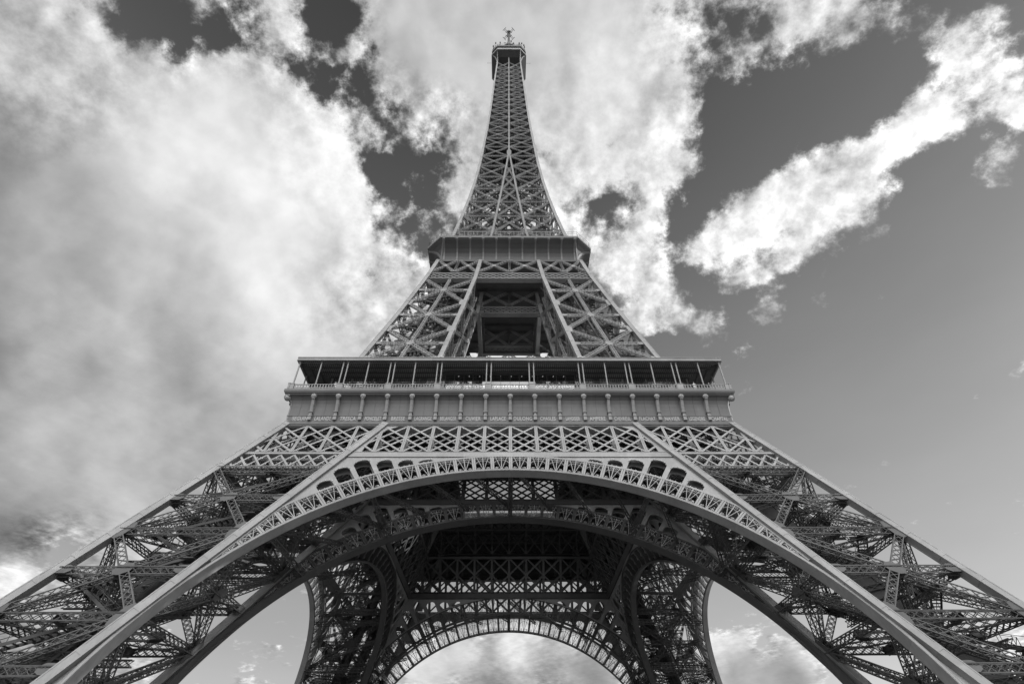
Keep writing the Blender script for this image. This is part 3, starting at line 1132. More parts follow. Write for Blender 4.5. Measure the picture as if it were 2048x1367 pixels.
def balustrade():
    mb = MB()
    y = -34.85
    L = 34.85
    mb.bar((-L, y, 58.50), (L, y, 58.50), 0.16, 0.10, (0, 0, 1))
    mb.bar((-L, y, 57.62), (L, y, 57.62), 0.16, 0.10, (0, 0, 1))
    mb.bar((-L, y, 57.98), (L, y, 57.98), 0.05, 0.05, (0, 0, 1))
    n = int(2 * L / 0.44)
    for i in range(n + 1):
        x = -L + 2 * L * i / n
        mb.bar((x, y, 57.62), (x, y, 58.48), 0.13, 0.10, (0, 1, 0))
        if i < n:
            mb.bar((x + .22, y, 57.64), (x + .22, y, 57.98), 0.10, 0.08, (0, 1, 0))
    for x in (-34.6, -27.0, -19.25, -11.55, -3.47, 3.47, 11.55, 19.25, 27.0, 34.6):
        mb.box((x, y - 0.02, 58.08), (0.95, 0.26, 1.02))
        mb.box((x, y - 0.02, 58.62), (1.05, 0.34, 0.10))
    return four(part('balustrade', mb))


balustrade()


def canopy():
    mb = MB()
    a, b = 34.93, 29.6
    z0, z1 = 63.42, 64.1
    # roof: mitred trapezoid slab with a deep fascia
    P = [(-a, -a, z1), (a, -a, z1), (b, -b, z1 - .15), (-b, -b, z1 - .15)]
    Q = [(-a, -a, z0), (a, -a, z0), (b, -b, z0 - .1), (-b, -b, z0 - .1)]
    mb.raw(P + Q, [(0, 1, 2, 3), (7, 6, 5, 4), (0, 4, 5, 1), (2, 6, 7, 3)])
    mb.bar((-a, -a - 0.03, z0 + 0.08), (a, -a - 0.03, z0 + 0.08), 0.12, 0.10, (0, 1, 0))
    mb.bar((-a, -a - 0.03, z1 - 0.04), (a, -a - 0.03, z1 - 0.04), 0.12, 0.10, (0, 1, 0))
    c = part('canopy', mb)
    sf = MB()
    x = -34.4
    while x < 34.5:
        ye = -max(b, abs(x))
        if -ye < a - .2:
            sf.bar((x, -a + .15, z0 - .05), (x, ye, z0 - 0.13), 0.10, 0.10, (0, 0, 1))
        x += 0.34
    for y in (-34.5, -33.2, -31.9, -30.6):
        sf.bar((y + .1, y, z0 - 0.17), (-y - .1, y, z0 - 0.17), 0.16, 0.2, (0, 0, 1))
    sub('soffit_boards', sf, c, WOOD)
    xs = [s * x for x in (3.84, 3.10, 11.9, 11.2, 19.6, 18.9, 27.35, 26.6, 15.55, 23.2, 30.97, 34.55) for s in (-1, 1)]
    pm = MB()
    pm.bar((0, 0, 57.5), (0, 0, z0), 0.17, 0.17, (0, 1, 0))
    pm.box((0, 0, 58.7), (0.26, 0.26, 0.3))
    pm.box((0, 0, 63.25), (0.28, 0.28, 0.16))
    me = pm.mesh('canopy_post')
    for i, x in enumerate(xs):
        o = link('canopy_post', me, IRON if i == 0 else None, c, (x, -34.5, 0))
    for i, x in enumerate((-30.2, -26.8, -23.2, -19.2, -15.4, 15.4, 19.2, 23.2, 26.8, 30.2)):
        link('canopy_post', me, None, c, (x, -30.3, 0))
    return four(c)


canopy()


def pavilion():
    """glazed room under the middle of the canopy"""
    mb = MB()
    y0, y1, hw = -31.7, -29.3, 11.1
    mb.box((0, -31.2, 63.22), (2 * hw, 2.3, 0.12))
    for y in (y0,):
        mb.bar((-hw, y, 57.75), (hw, y, 57.75), 0.1, 0.3, (0, 0, 1))
        mb.bar((-hw, y, 63.1), (hw, y, 63.1), 0.1, 0.25, (0, 0, 1))
    p = part('pavilion', mb, WOOD)
    mu = MB()
    for k in range(-7, 8):
        mu.bar((k * 1.55, y0, 57.6), (k * 1.55, y0, 63.1), 0.07, 0.12, (0, 1, 0))
    sub('mullion', mu, p, IRON_DARK)
    g = MB()
    for k in range(-7, 7):
        x0, x1 = k * 1.55 + .05, (k + 1) * 1.55 - .05
        g.box(((x0 + x1) / 2, y0, 60.4), (x1 - x0, 0.02, 5.2))
    sub('glazing', g, p, GLASS)
    for k in range(-5, 6):
        l = MB()
        l.box((k * 1.78 + 0.2, y0 + 0.55, 63.13), (0.085, 0.085, 0.05))
        sub('ceiling_lamp', l, p, LAMP)
    four(p)
    # lift housings with slanting sides at the foot of the upper piers
    for sg in (-1, 1):
        h = MB()
        ya, yb = -30.5, -26.5
        prof = [(13.2, 57.5), (12.6, 61.6), (15.6, 61.4), (17.4, 57.5)]
        h.prism([(sg * x, (ya + yb) / 2, z) for x, z in prof], (0, 1, 0), yb - ya)
        h.box((sg * 14.1, ya - 0.05, 60.6), (1.9, 0.12, 0.5))
        o = part('lift_housing', h, SHEET)
        d = MB()
        d.box((sg * 14.3, ya - 0.06, 59.0), (2.2, 0.10, 2.4))
        sub('housing_door', d, o, WOOD)
    # floodlights that stand on the canopy roof
    for x in (-11.5, -3.55, 3.75, 11.7):
        f = MB()
        f.bar((x, -34.6, 64.1), (x, -34.6, 64.5), 0.10, 0.10, (0, 1, 0))
        f.bar((x - 0.42, -34.6, 64.42), (x + 0.42, -34.6, 64.42), 0.07, 0.07, (0, 0, 1))
        for sg in (-1, 1):
            f.box((x + sg * 0.36, -34.62, 64.45), (0.24, 0.2, 0.18))
        f.box((x, -34.62, 64.62), (0.20, 0.2, 0.22))
        part('floodlight', f, SHEET)


pavilion()

# ------------------------------------------------------------------ upper piers, first to second floor
Z_UP = [57.0, 69.8, 80.2, 90.5, 100.9]


def upper_pier():
    mb = MB()
    for z in [64.0, 69.8, 75, 80.2, 85.2, 90.5, 95.6, 101, 105.5]:
        a, b, c, d = P_OO(z), P_IO(z), P_II(z), P_OI(z)
        for p, q in ((a, c), (b, d)):
            mb.lattice(p, q, (0, 0, 1), 0.5, 0.35, 14, 0.08, 0.05)
        mm = [(a + b) / 2, (b + c) / 2, (c + d) / 2, (d + a) / 2]
        for i in range(4):
            mb.lattice(mm[i], mm[(i + 1) % 4], (0, 0, 1), 0.4, 0.0, 10, 0.08, 0.05)
    for z0, z1 in zip(Z_UP[:-1], Z_UP[1:]):
        ctr0, ctr1 = (P_OO(z0) + P_II(z0)) / 2, (P_OO(z1) + P_II(z1)) / 2
        for P in (P_OO, P_IO, P_OI, P_II):
            mb.lattice(P(z0), ctr1, (0, 0, 1), 0.3, 0.25, 12, 0.07, 0.045)
            mb.lattice(P(z1), ctr0, (0, 0, 1), 0.3, 0.25, 12, 0.07, 0.045)
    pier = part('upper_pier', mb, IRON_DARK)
    for P in (P_OO, P_IO, P_OI, P_II):
        c = MB()
        column(c, P, [57.0, 70.8, 86.0, 101.9, 110.25], 0.80, 0.12)
        sub('column', c, pier)
    for A, B in ((P_OO, P_IO), (P_OO, P_OI), (P_IO, P_II), (P_OI, P_II)):
        sub('face_bracing', face_bracing(A, B, Z_UP, 0.62, 0.42, 0.72, 0.10, 0.07, midstrut=True, inset=0.4), pier)
    st = MB()
    z, k = 58.0, 0
    def Tk(z, a, b): return P_OO(z) * (1 - a - b) + P_IO(z) * a + P_OI(z) * b
    while z < 106:
        a, b = (0.15, 0.7) if k % 2 == 0 else (0.7, 0.15)
        p, q = Tk(z, a, 0.2), Tk(z + 2.6, b, 0.2)
        for o in (-0.5, 0.5):
            ov = np.array((0, o, 0))
            st.bar(p + ov, q + ov, 0.06, 0.28, (0, 0, 1))
            st.bar(p + ov + (0, 0, 1.0), q + ov + (0, 0, 1.0), 0.05, 0.05, (0, 0, 1))
        for j in range(12):
            r = p + (q - p) * (j / 11)
            st.bar(r + (0, -0.5, 0), r + (0, 0.5, 0), 0.3, 0.05, (0, 0, 1))
        z += 2.6
        k += 1
    for off in (0.40, 0.62):
        for s_ in (-1, 1):
            st.bar(Tk(57.5, 0.42 + 0.09 * s_, off * .8), Tk(110, 0.42 + 0.09 * s_, off * .8), 0.25, 0.5, (0, 1, 1))
        for i in range(34):
            z = 58.5 + i * 1.5
            st.bar(Tk(z, 0.33, off * .8), Tk(z, 0.51, off * .8), 0.13, 0.13, (0, 1, 1))
    sub('staircase', st, pier, IRON_DARK)
    return four(pier)


upper_pier()


def upper_girders(Y, inner):
    mb = MB()
    w = lambda z: (Wo(z) if not inner else Wi(z)) - 0.1
    # close diamond lattice between two rails, carried across the whole face
    for d in (0.0, 0.9):
        band(mb, Y, 101.8, 103.75, lambda z: -w(z), w, 1.55, 2, 0.21, 0.1, d, 0.06, posts=False, x0=0.0)
    for z, h in ((101.6, 0.42), (104.0, 0.55)):
        rail(mb, Y, z, -w(z), w(z), h, -0.06, 1.0)
    # crossed girders up to the second floor
    z0, z1 = 104.6, 110.3
    spans = ([(-1, -0.5), (-0.5, 0)] if False else None)
    def X(f, z):          # f in [-1,1] across the middle, beyond that over the piers
        if abs(f) <= 1:
            return f * Wi(z)
        return math.copysign(Wi(z) + (abs(f) - 1) * (Wo(z) - Wi(z)), f)
    fs = [-2, -1.5, -1, 0, 1, 1.5, 2] if not inner else [-1, 0, 1]
    nn = nrm((0, -1, 0.2))
    for f0, f1 in zip(fs[:-1], fs[1:]):
        p = lambda f, z: np.array((X(f, z), -Y(z), z))
        for a, b in ((p(f0, z0), p(f1, z1)), (p(f1, z0), p(f0, z1))):
            d = nrm(b - a)
            mb.lattice(a + d * 0.4, b - d * 0.4, np.cross(nn, d), 0.50, 0.40, np.linalg.norm(b - a) / 0.7, 0.10, 0.06)
        c = (p(f0, z0) + p(f1, z1) + p(f1, z0) + p(f0, z1)) / 4
        gusset(mb, c, (1, 0, 0), (0, 0, 1), 1.0, 0.7, nn, 0.5)
        for f in (f0, f1):
            if f not in (-2, -1, 1, 2):
                mb.lattice(p(f, z0), p(f, z1), (1, 0, 0), 0.42, 0.4, 8, 0.10, 0.06)
            if abs(f) != 2:
                gusset(mb, p(f, z1 - .25), (1, 0, 0), (0, 0, 1), 1.9, 0.7, nn, 0.5)
                gusset(mb, p(f, z0 + .1), (1, 0, 0), (0, 0, 1), 1.9, 0.5, nn, 0.5)
    g = part('upper_lattice_girder', mb, IRON)
    # soffit of the girder: a level plate with scalloped openings along its outer edge
    ar = MB()
    hw = (Wi(100.7) - 0.3)
    n = 9
    step = 2 * hw / n
    yy = -Y(100.7)
    for i in range(n):
        xa = -hw + i * step
        pts = [(xa, yy + 1.55), (xa + step, yy + 1.55)]
        for j in range(9):
            a = math.pi * j / 8
            pts.append((xa + step / 2 + step * 0.44 * math.cos(a), yy + 0.35 + 0.62 * math.sin(a)))
        ar.prism([np.array((x, y, 101.42)) for x, y in pts], (0, 0, 1), 0.06)
    ar.bar((-hw, yy + 1.6, 101.5), (hw, yy + 1.6, 101.5), 0.12, 0.3, (0, 0, 1))
    sub('valance', ar, g, IRON_DARK)
    return four(g)


upper_girders(Wo, False)
upper_girders(Wi, True)

# ------------------------------------------------------------------ second floor
R2, A2, Z2 = 20.72, 17.1, 116.1


def second_floor():
    oct_ = lambda r, a, z: [np.array(p) for p in ((-a, -r, z), (a, -r, z), (r, -a, z), (r, a, z), (a, r, z), (-a, r, z), (-r, a, z), (-r, -a, z))]
    mb = MB()
    b = 17.15                                 # foot of the cove
    lv = [(b, b - 0.35, 110.35), (b + .14, b - 0.2, 110.36), (b + .14, b - 0.2, 111.0), (b, b - .3, 111.05), (b + .05, b - .2, 112.2), (b + .35, b - .12, 113.3), (b + 1.0, b - .06, 114.2),
          (b + 2.0, b, 114.85), (R2 - .25, A2 - .05, 115.2), (R2 - .25, A2 - .05, 115.35), (R2, A2, 115.4), (R2, A2, 116.05), (R2 - .12, A2 - .05, 116.1)]
    rows = [oct_(r, a, z) for r, a, z in lv]
    mb.strip(rows)
    fl = part('second_floor_platform', mb, PANEL)
    # brackets: curved ribs standing off the cove
    br = MB()
    pr = [(b + .10, 111.05), (b + .28, 112.3), (b + .58, 113.3), (b + 1.2, 114.1), (b + 2.2, 114.75), (R2 - .15, 115.05)]
    rows = [[(-.20, -r, z), (.20, -r, z), (.20, -r + .30, z + .12), (-.20, -r + .30, z + .12)] for r, z in pr]
    br.strip(rows)
    br.box((0, -R2 + .35, 115.12), (0.62, 0.7, 0.16))
    bm = br.mesh('bracket')
    i = 0
    for side in range(4):
        for k in range(-5, 6):
            o = link('bracket', bm, IRON if i == 0 else None, fl)
            o.rotation_euler = (0, 0, side * math.pi / 2)
            x = k * 3.26
            o.location = Matrix.Rotation(side * math.pi / 2, 3, 'Z') @ Vector((x, 0, 0))
            i += 1
    # curved arms under the cut corners and the joists there
    for sx in (-1, 1):
        for sy in (-1, 1):
            ca = MB()
            for t in (0.0, 1.0):
                bx, by = (b - 0.2, b - 0.2)
                pts = []
                for i_ in range(11):
                    a = math.pi / 2 * i_ / 10
                    f = 1 - math.cos(a)
                    h = 110.5 + 4.6 * math.sin(a)
                    ex, ey = (R2 - .3, A2 - 0.6) if t == 0 else (A2 - .6, R2 - .3)
                    pts.append(np.array((sx * (bx + (ex - bx) * f), sy * (by + (ey - by) * f), h)))
                ca.path(pts, 0.42, 0.16, (sx * 1.0, sy * 1.0, -1))
            pts = []
            for i_ in range(11):
                a = math.pi / 2 * i_ / 10
                pts.append(np.array((sx * (b - .2 + 3.6 * (1 - math.cos(a))), sy * 10.5, 110.5 + 4.6 * math.sin(a))))
            ca.path(pts, 0.42, 0.16, (sx, 0, -1))
            sub('corner_bracket', ca, fl)
    # underside: deck plate with joists, open middle for the lifts
    un = MB()
    for k in range(-11, 12):
        if abs(k) > 3:
            un.bar((k * 1.5, -16.8, 110.9), (k * 1.5, 16.8, 110.9), 0.2, 0.9, (0, 0, 1))
        else:
            for sg in (-1, 1):
                un.bar((k * 1.5, sg * 16.8, 110.9), (k * 1.5, sg * 5, 110.9), 0.2, 0.9, (0, 0, 1))
    for y in (-12, -8, -5, 5, 8, 12):
        un.lattice((-16.8, y, 110.4), (16.8, y, 110.4), (0, 0, 1), 1.2, 0.3, 26, 0.16, 0.1)
    un.box((0, 0, 111.9), (34, 34, 0.2))
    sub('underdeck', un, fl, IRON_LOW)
    # railing
    rl = MB()
    ring_ = oct_(R2 - .25, A2 - .1, 116.1)
    ring_.append(ring_[0])
    for p, q in zip(ring_[:-1], ring_[1:]):
        n = max(3, int(np.linalg.norm(q - p) / 1.1))
        for h in (0.5, 1.1, 2.0):
            rl.bar(p + (0, 0, h), q + (0, 0, h), 0.05, 0.05, (0, 0, 1))
        for i_ in range(n + 1):
            r = p + (q - p) * i_ / n
            rl.bar(r, r + (0, 0, 2.1), 0.06, 0.06, (0, 1, 0))
    sub('railing', rl, fl)
    # upper storey set back on the second floor
    up_ = MB()
    up_.box((0, 0, 116.3), (30, 30, 0.3))
    for s_ in range(4):
        R = Matrix.Rotation(s_ * math.pi / 2, 3, 'Z')
        for k in range(-5, 6):
            p = R @ Vector((k * 2.7, -13.6, 116.4))
            q = R @ Vector((k * 2.7, -13.6, 119.4))
            up_.bar(p, q, 0.2, 0.2, (0, 1, 0))
        p, q = R @ Vector((-14, -14, 119.5)), R @ Vector((14, -14, 119.5))
        up_.bar(p, q, 0.5, 0.35, (0, 0, 1))
        p, q = R @ Vector((-13, -12.6, 117.6)), R @ Vector((13, -12.6, 117.6))
        up_.bar(p, q, 0.2, 2.3, (0, 0, 1))
    sub('upper_storey', up_, fl, IRON_DARK)


second_floor()


# ------------------------------------------------------------------ shaft above the second floor
def shaft():
    zs = [115.9, 125.2, 135, 146, 156.5, 170, 184.4, 198, 213.2, 228, 243.2, 264.3, 272]
    corner = MB()
    for a, b in zip(zs[:-1], zs[1:]):
        sz = 0.80 - 0.30 * (a - 110) / 165
        column(corner, P_OO, [a, b], sz, 0.10)
    four(part('shaft_column', corner))
    mid = MB()
    for a, b in zip(zs[:-1], zs[1:]):
        sz = 0.54 - 0.14 * (a - 110) / 165
        if b <= 170:
            for sg in (-1, 1):
                column(mid, lambda z, sg=sg: np.array((sg * Wi(z), -Wo(z), z)), [a, b], sz, 0.09)
        elif a >= 184:
            column(mid, lambda z: np.array((0, -Wo(z), z)), [a, b], sz, 0.09)
        else:
            for sg in (-1, 1):
                column(mid, lambda z, sg=sg: np.array((sg * Wi(z), -Wo(z), z)), [a, 178.5], sz, 0.09)
            column(mid, lambda z: np.array((0, -Wo(z), z)), [178.5, b], sz, 0.09)
    gusset(mid, (0, -Wo(178) - .25, 178), (0, 0, 1), (1, 0, 0), 4.0, 1.5, (0, -1, 0), 0.1)
    mid_o = part('shaft_middle_column', mid, IRON_MID)
    four(mid_o)
    # panels get shorter with height
    nodes = [116.3]
    h = 9.6
    while nodes[-1] < 262:
        nodes.append(nodes[-1] + h)
        h = max(5.0, h * 0.957)
    nodes[-1] = 266.0
    mb = MB()
    for z0, z1 in zip(nodes[:-1], nodes[1:]):
        nn = nrm((0, -1, 0.15))
        zc = (z0 + z1) / 2
        w = 0.55 - 0.2 * (z0 - 110) / 165
        cell = w * 1.5
        def q(f, z):      # f: 0 centre column, 1 outer column
            xi = max(Wi(z), 0.0) if z < 179 else 0.0
            return xi + f * (Wo(z) - xi)
        for sg in (-1, 1):
            p = lambda f, z: np.array((sg * q(f, z), -Wo(z), z))
            for a, b in ((p(0, z0), p(1, z1)), (p(1, z0), p(0, z1))):
                d = nrm(b - a)
                mb.lattice(a + d * .3, b - d * .3, np.cross(nn, d), w, 0.30, np.linalg.norm(b - a) / cell, 0.10, 0.06)
            c = (p(0, z0) + p(1, z1)) / 2
            gusset(mb, p(.5, zc), (1, 0, 0), (0, 0, 1), w * 2, w * 1.4, nn, 0.36)
            a, b = p(0, z0), p(1, z0)
            mb.lattice(a, b, (0, 0, 1), w * .9, 0.3, np.linalg.norm(b - a) / cell, 0.10, 0.06)
        if Wi(z0) > 1.0 and z0 < 175:
            x0, x1 = Wi(z0), max(0.05, Wi(z1))
            for sg in (-1, 1):
                a, b = np.array((-sg * x0, -Wo(z0), z0)), np.array((sg * x1, -Wo(z1), z1))
                d = nrm(b - a)
                mb.lattice(a, b, np.cross(nn, d), w, 0.30, np.linalg.norm(b - a) / cell, 0.10, 0.06)
            mb.lattice((-x0, -Wo(z0), z0), (x0, -Wo(z0), z0), (0, 0, 1), w * .9, 0.3, 2 * x0 / cell, 0.1, 0.06)
    sb = part('shaft_bracing', mb, IRON_MID)
    four(sb)
    # inner faces of the four tapering piers, diaphragms, lift guides and stair inside
    inn = MB()
    for z0, z1 in zip(nodes[:-1], nodes[1:]):
        w0 = Wo(z0)
        for a, b in (((-w0, -w0), (w0, w0)), ((-w0, w0), (w0, -w0))):
            inn.lattice((a[0], a[1], z0), (b[0], b[1], z0), (0, 0, 1), 0.5, 0.3, 20, 0.09, 0.06)
        if z0 < 172:
            for sx in (-1, 1):
                for sy in (-1, 1):
                    I0, I1, O0, O1 = Wi(z0), max(0.1, Wi(z1)), Wo(z0), Wo(z1)
                    A0, A1 = np.array((sx * I0, sy * O0, z0)), np.array((sx * I1, sy * O1, z1))
                    B0, B1 = np.array((sx * I0, sy * I0, z0)), np.array((sx * I1, sy * I1, z1))
                    C0, C1 = np.array((sx * O0, sy * I0, z0)), np.array((sx * O1, sy * I1, z1))
                    for p, q_ in ((A0, B1), (B0, A1), (B0, C1), (C0, B1)):
                        inn.lattice(p, q_, (0, 0, 1), 0.4, 0.0, np.linalg.norm(q_ - p) / .8, 0.1, 0.06)
                    inn.bar(B0, B1, 0.5, 0.5, (0, 1, 0))
        else:
            for a, b in (((0, -Wo(z0)), (0, Wo(z0))), ((-Wo(z0), 0), (Wo(z0), 0))):
                inn.lattice((a[0], a[1], z0), (b[0], b[1], z0), (0, 0, 1), 0.5, 0.3, 14, 0.09, 0.06)
            for s_ in (-1, 1):
                O0, O1 = Wo(z0), Wo(z1)
                inn.lattice((s_ * O0, 0, z0), (0, 0, z1), (0, 0, 1), 0.35, 0.2, 12, 0.09, 0.06)
                inn.lattice((0, 0, z0), (s_ * O1, 0, z1), (0, 0, 1), 0.35, 0.2, 12, 0.09, 0.06)
                inn.lattice((0, s_ * O0, z0), (0, 0, z1), (0, 0, 1), 0.35, 0.2, 12, 0.09, 0.06)
                inn.lattice((0, 0, z0), (0, s_ * O1, z1), (0, 0, 1), 0.35, 0.2, 12, 0.09, 0.06)
        zc = (z0 + z1) / 2
        wc = Wo(zc)
        for a, b in (((-wc, 0), (0, -wc)), ((0, -wc), (wc, 0)), ((wc, 0), (0, wc)), ((0, wc), (-wc, 0))):
            inn.lattice((a[0], a[1], zc), (b[0], b[1], zc), (0, 0, 1), 0.4, 0.2, 14, 0.09, 0.06)
        for a, b in (((-w0, -w0), (w0, -w0)), ((w0, -w0), (w0, w0)), ((w0, w0), (-w0, w0)), ((-w0, w0), (-w0, -w0))):
            inn.lattice((a[0] * .82, a[1] * .82, zc), (b[0] * .82, b[1] * .82, zc), (0, 0, 1), 0.4, 0.2, 14, 0.09, 0.06)
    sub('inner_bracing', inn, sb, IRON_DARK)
    lf = MB()
    for sx in (-1, 1):
        for sy in (-1, 1):
            lf.bar((sx * 2.6, sy * 2.2, 112), (sx * 2.2, sy * 1.8, 268), 0.5, 0.5, (0, 1, 0))
            lf.bar((sx * 0.7, sy * 2.2, 112), (sx * 0.6, sy * 1.8, 268), 0.3, 0.3, (0, 1, 0))
    z = 113
    while z < 266:
        for sx in (-1, 1):
            lf.bar((sx * 2.5, -2.1, z), (sx * 2.5, 2.1, z + 2.6), 0.12, 0.12, (1, 0, 0))
            lf.bar((-2.5, sx * 2.1, z), (2.5, sx * 2.1, z), 0.2, 0.2, (0, 0, 1))
            lf.bar((sx * 2.5, -2.1, z), (sx * 2.5, 2.1, z), 0.2, 0.2, (0, 0, 1))
        z += 2.6
    # mesh screens round the lift guides
    for sx in (-1, 1):
        z = 114
        while z < 264:
            lf.box((sx * 2.5, 0, z + 0.9), (0.05, 3.8, 1.5))
            z += 5.2
    z, k = 113, 0
    while z < 262:
        a = k * math.pi / 2
        r = 1.5
        lf.bar((3.4 + r * math.cos(a), 3.0 + r * math.sin(a), z) if z < 180 else (1.2 + r * math.cos(a), 3.0 + .5 * r * math.sin(a), z),
               (3.4 + r * math.cos(a + 1.57), 3.0 + r * math.sin(a + 1.57), z + 2.0) if z < 180 else (1.2 + r * math.cos(a + 1.57), 3.0 + .5 * r * math.sin(a + 1.57), z + 2.0), 0.9, 0.2, (0, 0, 1))
        z += 2.0
        k += 1
    part('lift_shaft', lf, IRON_DARK)
    pl = MB()
    w = Wo(187)
    pl.box((0, 0, 187), (2 * w - .8, 2 * w - .8, 0.5))
    pl.box((0, 0, 190.0), (2 * w - 1.4, 2 * w - 1.4, 0.2))
    for k in range(-4, 5):
        pl.bar((k * w / 4.6, -w, 186.5), (k * w / 4.6, w, 186.5), 0.2, 0.6, (0, 0, 1))
    for sx in (-1, 1):
        pl.box((sx * 4.2, 0, 188.5), (1.8, 11, 2.6))
    part('intermediate_platform', pl, IRON_DARK)


shaft()

# ------------------------------------------------------------------ summit
R3, A3, Z3 = 8.08, 5.42, 275.3


def summit():
    oct_ = lambda r, a, z: [np.array(p) for p in ((-a, -r, z), (a, -r, z), (r, -a, z), (r, a, z), (a, r, z), (-a, r, z), (-r, a, z), (-r, -a, z))]
    mb = MB()
    mb.strip([oct_(R3 - .15, A3 - .1, 274.5), oct_(R3, A3, 274.5), oct_(R3, A3, 275.5), oct_(R3 - .1, A3, 275.6)])
    s_ = part('summit_platform', mb, IRON)
    sf = MB()
    sf.strip([oct_(5.2, 5.0, 272.6), oct_(R3 - .3, A3 - .2, 274.4), oct_(R3 - .3, A3 - .2, 274.48)])
    for k in range(-4, 5):
        sf.bar((k * 1.2, -7.6, 274.2), (k * 1.2, 7.6, 274.2), 0.12, 0.3, (0, 0, 1))
    sub('soffit', sf, s_, WOOD)
    for sx in (-1, 1):
        for sy in (-1, 1):
            br = MB()
            for t in (0, 1):
                pts = []
                for i in range(11):
                    a = math.pi / 2 * i / 10
                    f = 1 - math.cos(a)
                    ex, ey = (R3 - .2, A3 - .1) if t == 0 else (A3 - .1, R3 - .2)
                    pts.append(np.array((sx * (5.3 + (ex - 5.3) * f), sy * (5.3 + (ey - 5.3) * f), 263.5 + 10.8 * math.sin(a))))
                br.path(pts, 0.38, 0.16, (sx, sy, -1))
            sub('corner_bracket', br, s_)
    # glazed gallery with mesh, upper deck, cabin and plant
    gl = MB()
    gl.strip([oct_(R3 - .5, A3 - .15, 275.6), oct_(R3 - .5, A3 - .15, 278.3)])
    gl.strip([oct_(R3 - .1, A3, 278.3), oct_(R3 - .1, A3, 278.9)])
    sub('gallery', gl, s_, WOOD)
    rl = MB()
    rg = oct_(R3 - .3, A3 - .1, 278.9)
    rg.append(rg[0])
    for p, q in zip(rg[:-1], rg[1:]):
        n = max(3, int(np.linalg.norm(q - p) / .8))
        for h in (0.6, 1.3, 2.6):
            rl.bar(p + (0, 0, h), q + (0, 0, h), 0.07, 0.07, (0, 0, 1))
        for i in range(n + 1):
            r = p + (q - p) * i / n
            rl.bar(r, r + (0, 0, 2.6), 0.09, 0.09, (0, 1, 0))
    for p, q in zip(rg[:-1], rg[1:]):
        rl.bar(p + (0, 0, 0.7), q + (0, 0, 0.7), 0.04, 1.3, (0, 0, 1))      # mesh panel
    sub('railing', rl, s_, AERIAL)
    cb = MB()
    cb.box((0, 0, 280.6), (9, 9, 3.4))
    cb.box((0, 0, 282.5), (10.4, 10.4, 0.5))
    for sx in (-1, 1):
        cb.box((sx * 5.6, -4.9, 282.2), (1.6, 1.6, 2.0))
        cb.box((sx * 5.8, 3.2, 282.2), (1.4, 2.6, 2.2))
    sub('cabin', cb, s_, IRON_DARK)
    cp = MB()
    rows = []
    for z, r in ((282.7, 3.6), (286, 3.1), (290, 2.7), (294, 2.4), (297, 2.3), (297.4, 2.7), (298.2, 2.7), (298.3, 1.9), (302, 1.4), (304, 1.2)):
        rows.append([(r * math.cos(a), r * math.sin(a), z) for a in np.linspace(0, 2 * math.pi, 13)[:-1]])
    cp.strip(rows)
    for k in range(8):
        a = k * math.pi / 4 + 0.2
        cp.bar((3.9 * math.cos(a), 3.9 * math.sin(a), 282.6), (2.2 * math.cos(a), 2.2 * math.sin(a), 297), 0.3, 0.3, (0, 1, 0))
    part('campanile', cp, IRON_DARK)
    # thicket of small aerials along the edge
    random.seed(3)
    for i in range(46):
        if i % 3 == 0:                       # clumps over the cut corners
            sgx = random.choice((-1, 1))
            x, y = sgx * random.uniform(4.4, 7.6), random.uniform(-7.6, -4.6)
            if abs(x) - y > 12.9:
                y = -(12.9 - abs(x))
            z0 = 281.2
            h = random.choice((1.0, 1.8, 2.6, 4.4, 5.2))
        elif i % 3 == 1:                     # along the front and back rail
            x, y = random.uniform(-5.0, 5.0), random.choice((-7.8, -7.5, 7.6))
            z0 = 281.2
            h = random.choice((0.6, 0.9, 1.4, 2.2))
        else:
            a = random.uniform(0, 2 * math.pi)
            r = random.uniform(4.0, 6.5)
            x, y, z0 = r * math.cos(a), r * math.sin(a), 282.5
            h = random.choice((2.5, 4.2, 6.0, 8.0))
        ae = MB()
        h += z0 - 283
        ae.bar((x, y, z0 - 2.4), (x, y, 283 + h), 0.16, 0.16, (0, 1, 0))
        if i % 2 == 0:
            ae.box((x, y, 283 + h), (0.55, 0.55, 1.0))
        elif i % 5 == 1:
            ae.bar((x - .6, y, 282.9 + h), (x + .6, y, 282.9 + h), 0.1, 0.1, (0, 0, 1))
            ae.bar((x - .5, y, 282.4 + h), (x + .5, y, 282.4 + h), 0.1, 0.1, (0, 0, 1))
        part('aerial', ae, AERIAL)
    for sx in (-1, 1):
        for (z, l) in ((279.5, 2.4), (262, 1.3)):
            ae = MB()
            x0 = sx * (R3 - .2) if z > 270 else sx * (R3 - .2)
            if z > 270:
                ae.bar((x0, 0, z), (x0 + sx * l, 0, z), 0.07, 0.07, (0, 0, 1))
                ae.bar((x0 + sx * l, 0, z - .5), (x0 + sx * l, 0, z + .5), 0.07, 0.07, (0, 1, 0))
                part('aerial', ae, AERIAL)
    # mast with its crossed dipole arms
    ms = MB()
    rows = []
    for z, r in ((303.8, 0.75), (309, 0.62), (312, 0.55), (321.5, 0.5), (322, 0.35), (324, 0.2)):
        rows.append([(r * math.cos(a), r * math.sin(a), z) for a in np.linspace(0, 2 * math.pi, 9)[:-1]])
    ms.strip(rows)
    ms.box((0, 0, 321.2), (1.5, 1.5, 0.8))
    ma = part('antenna_mast', ms, AERIAL)
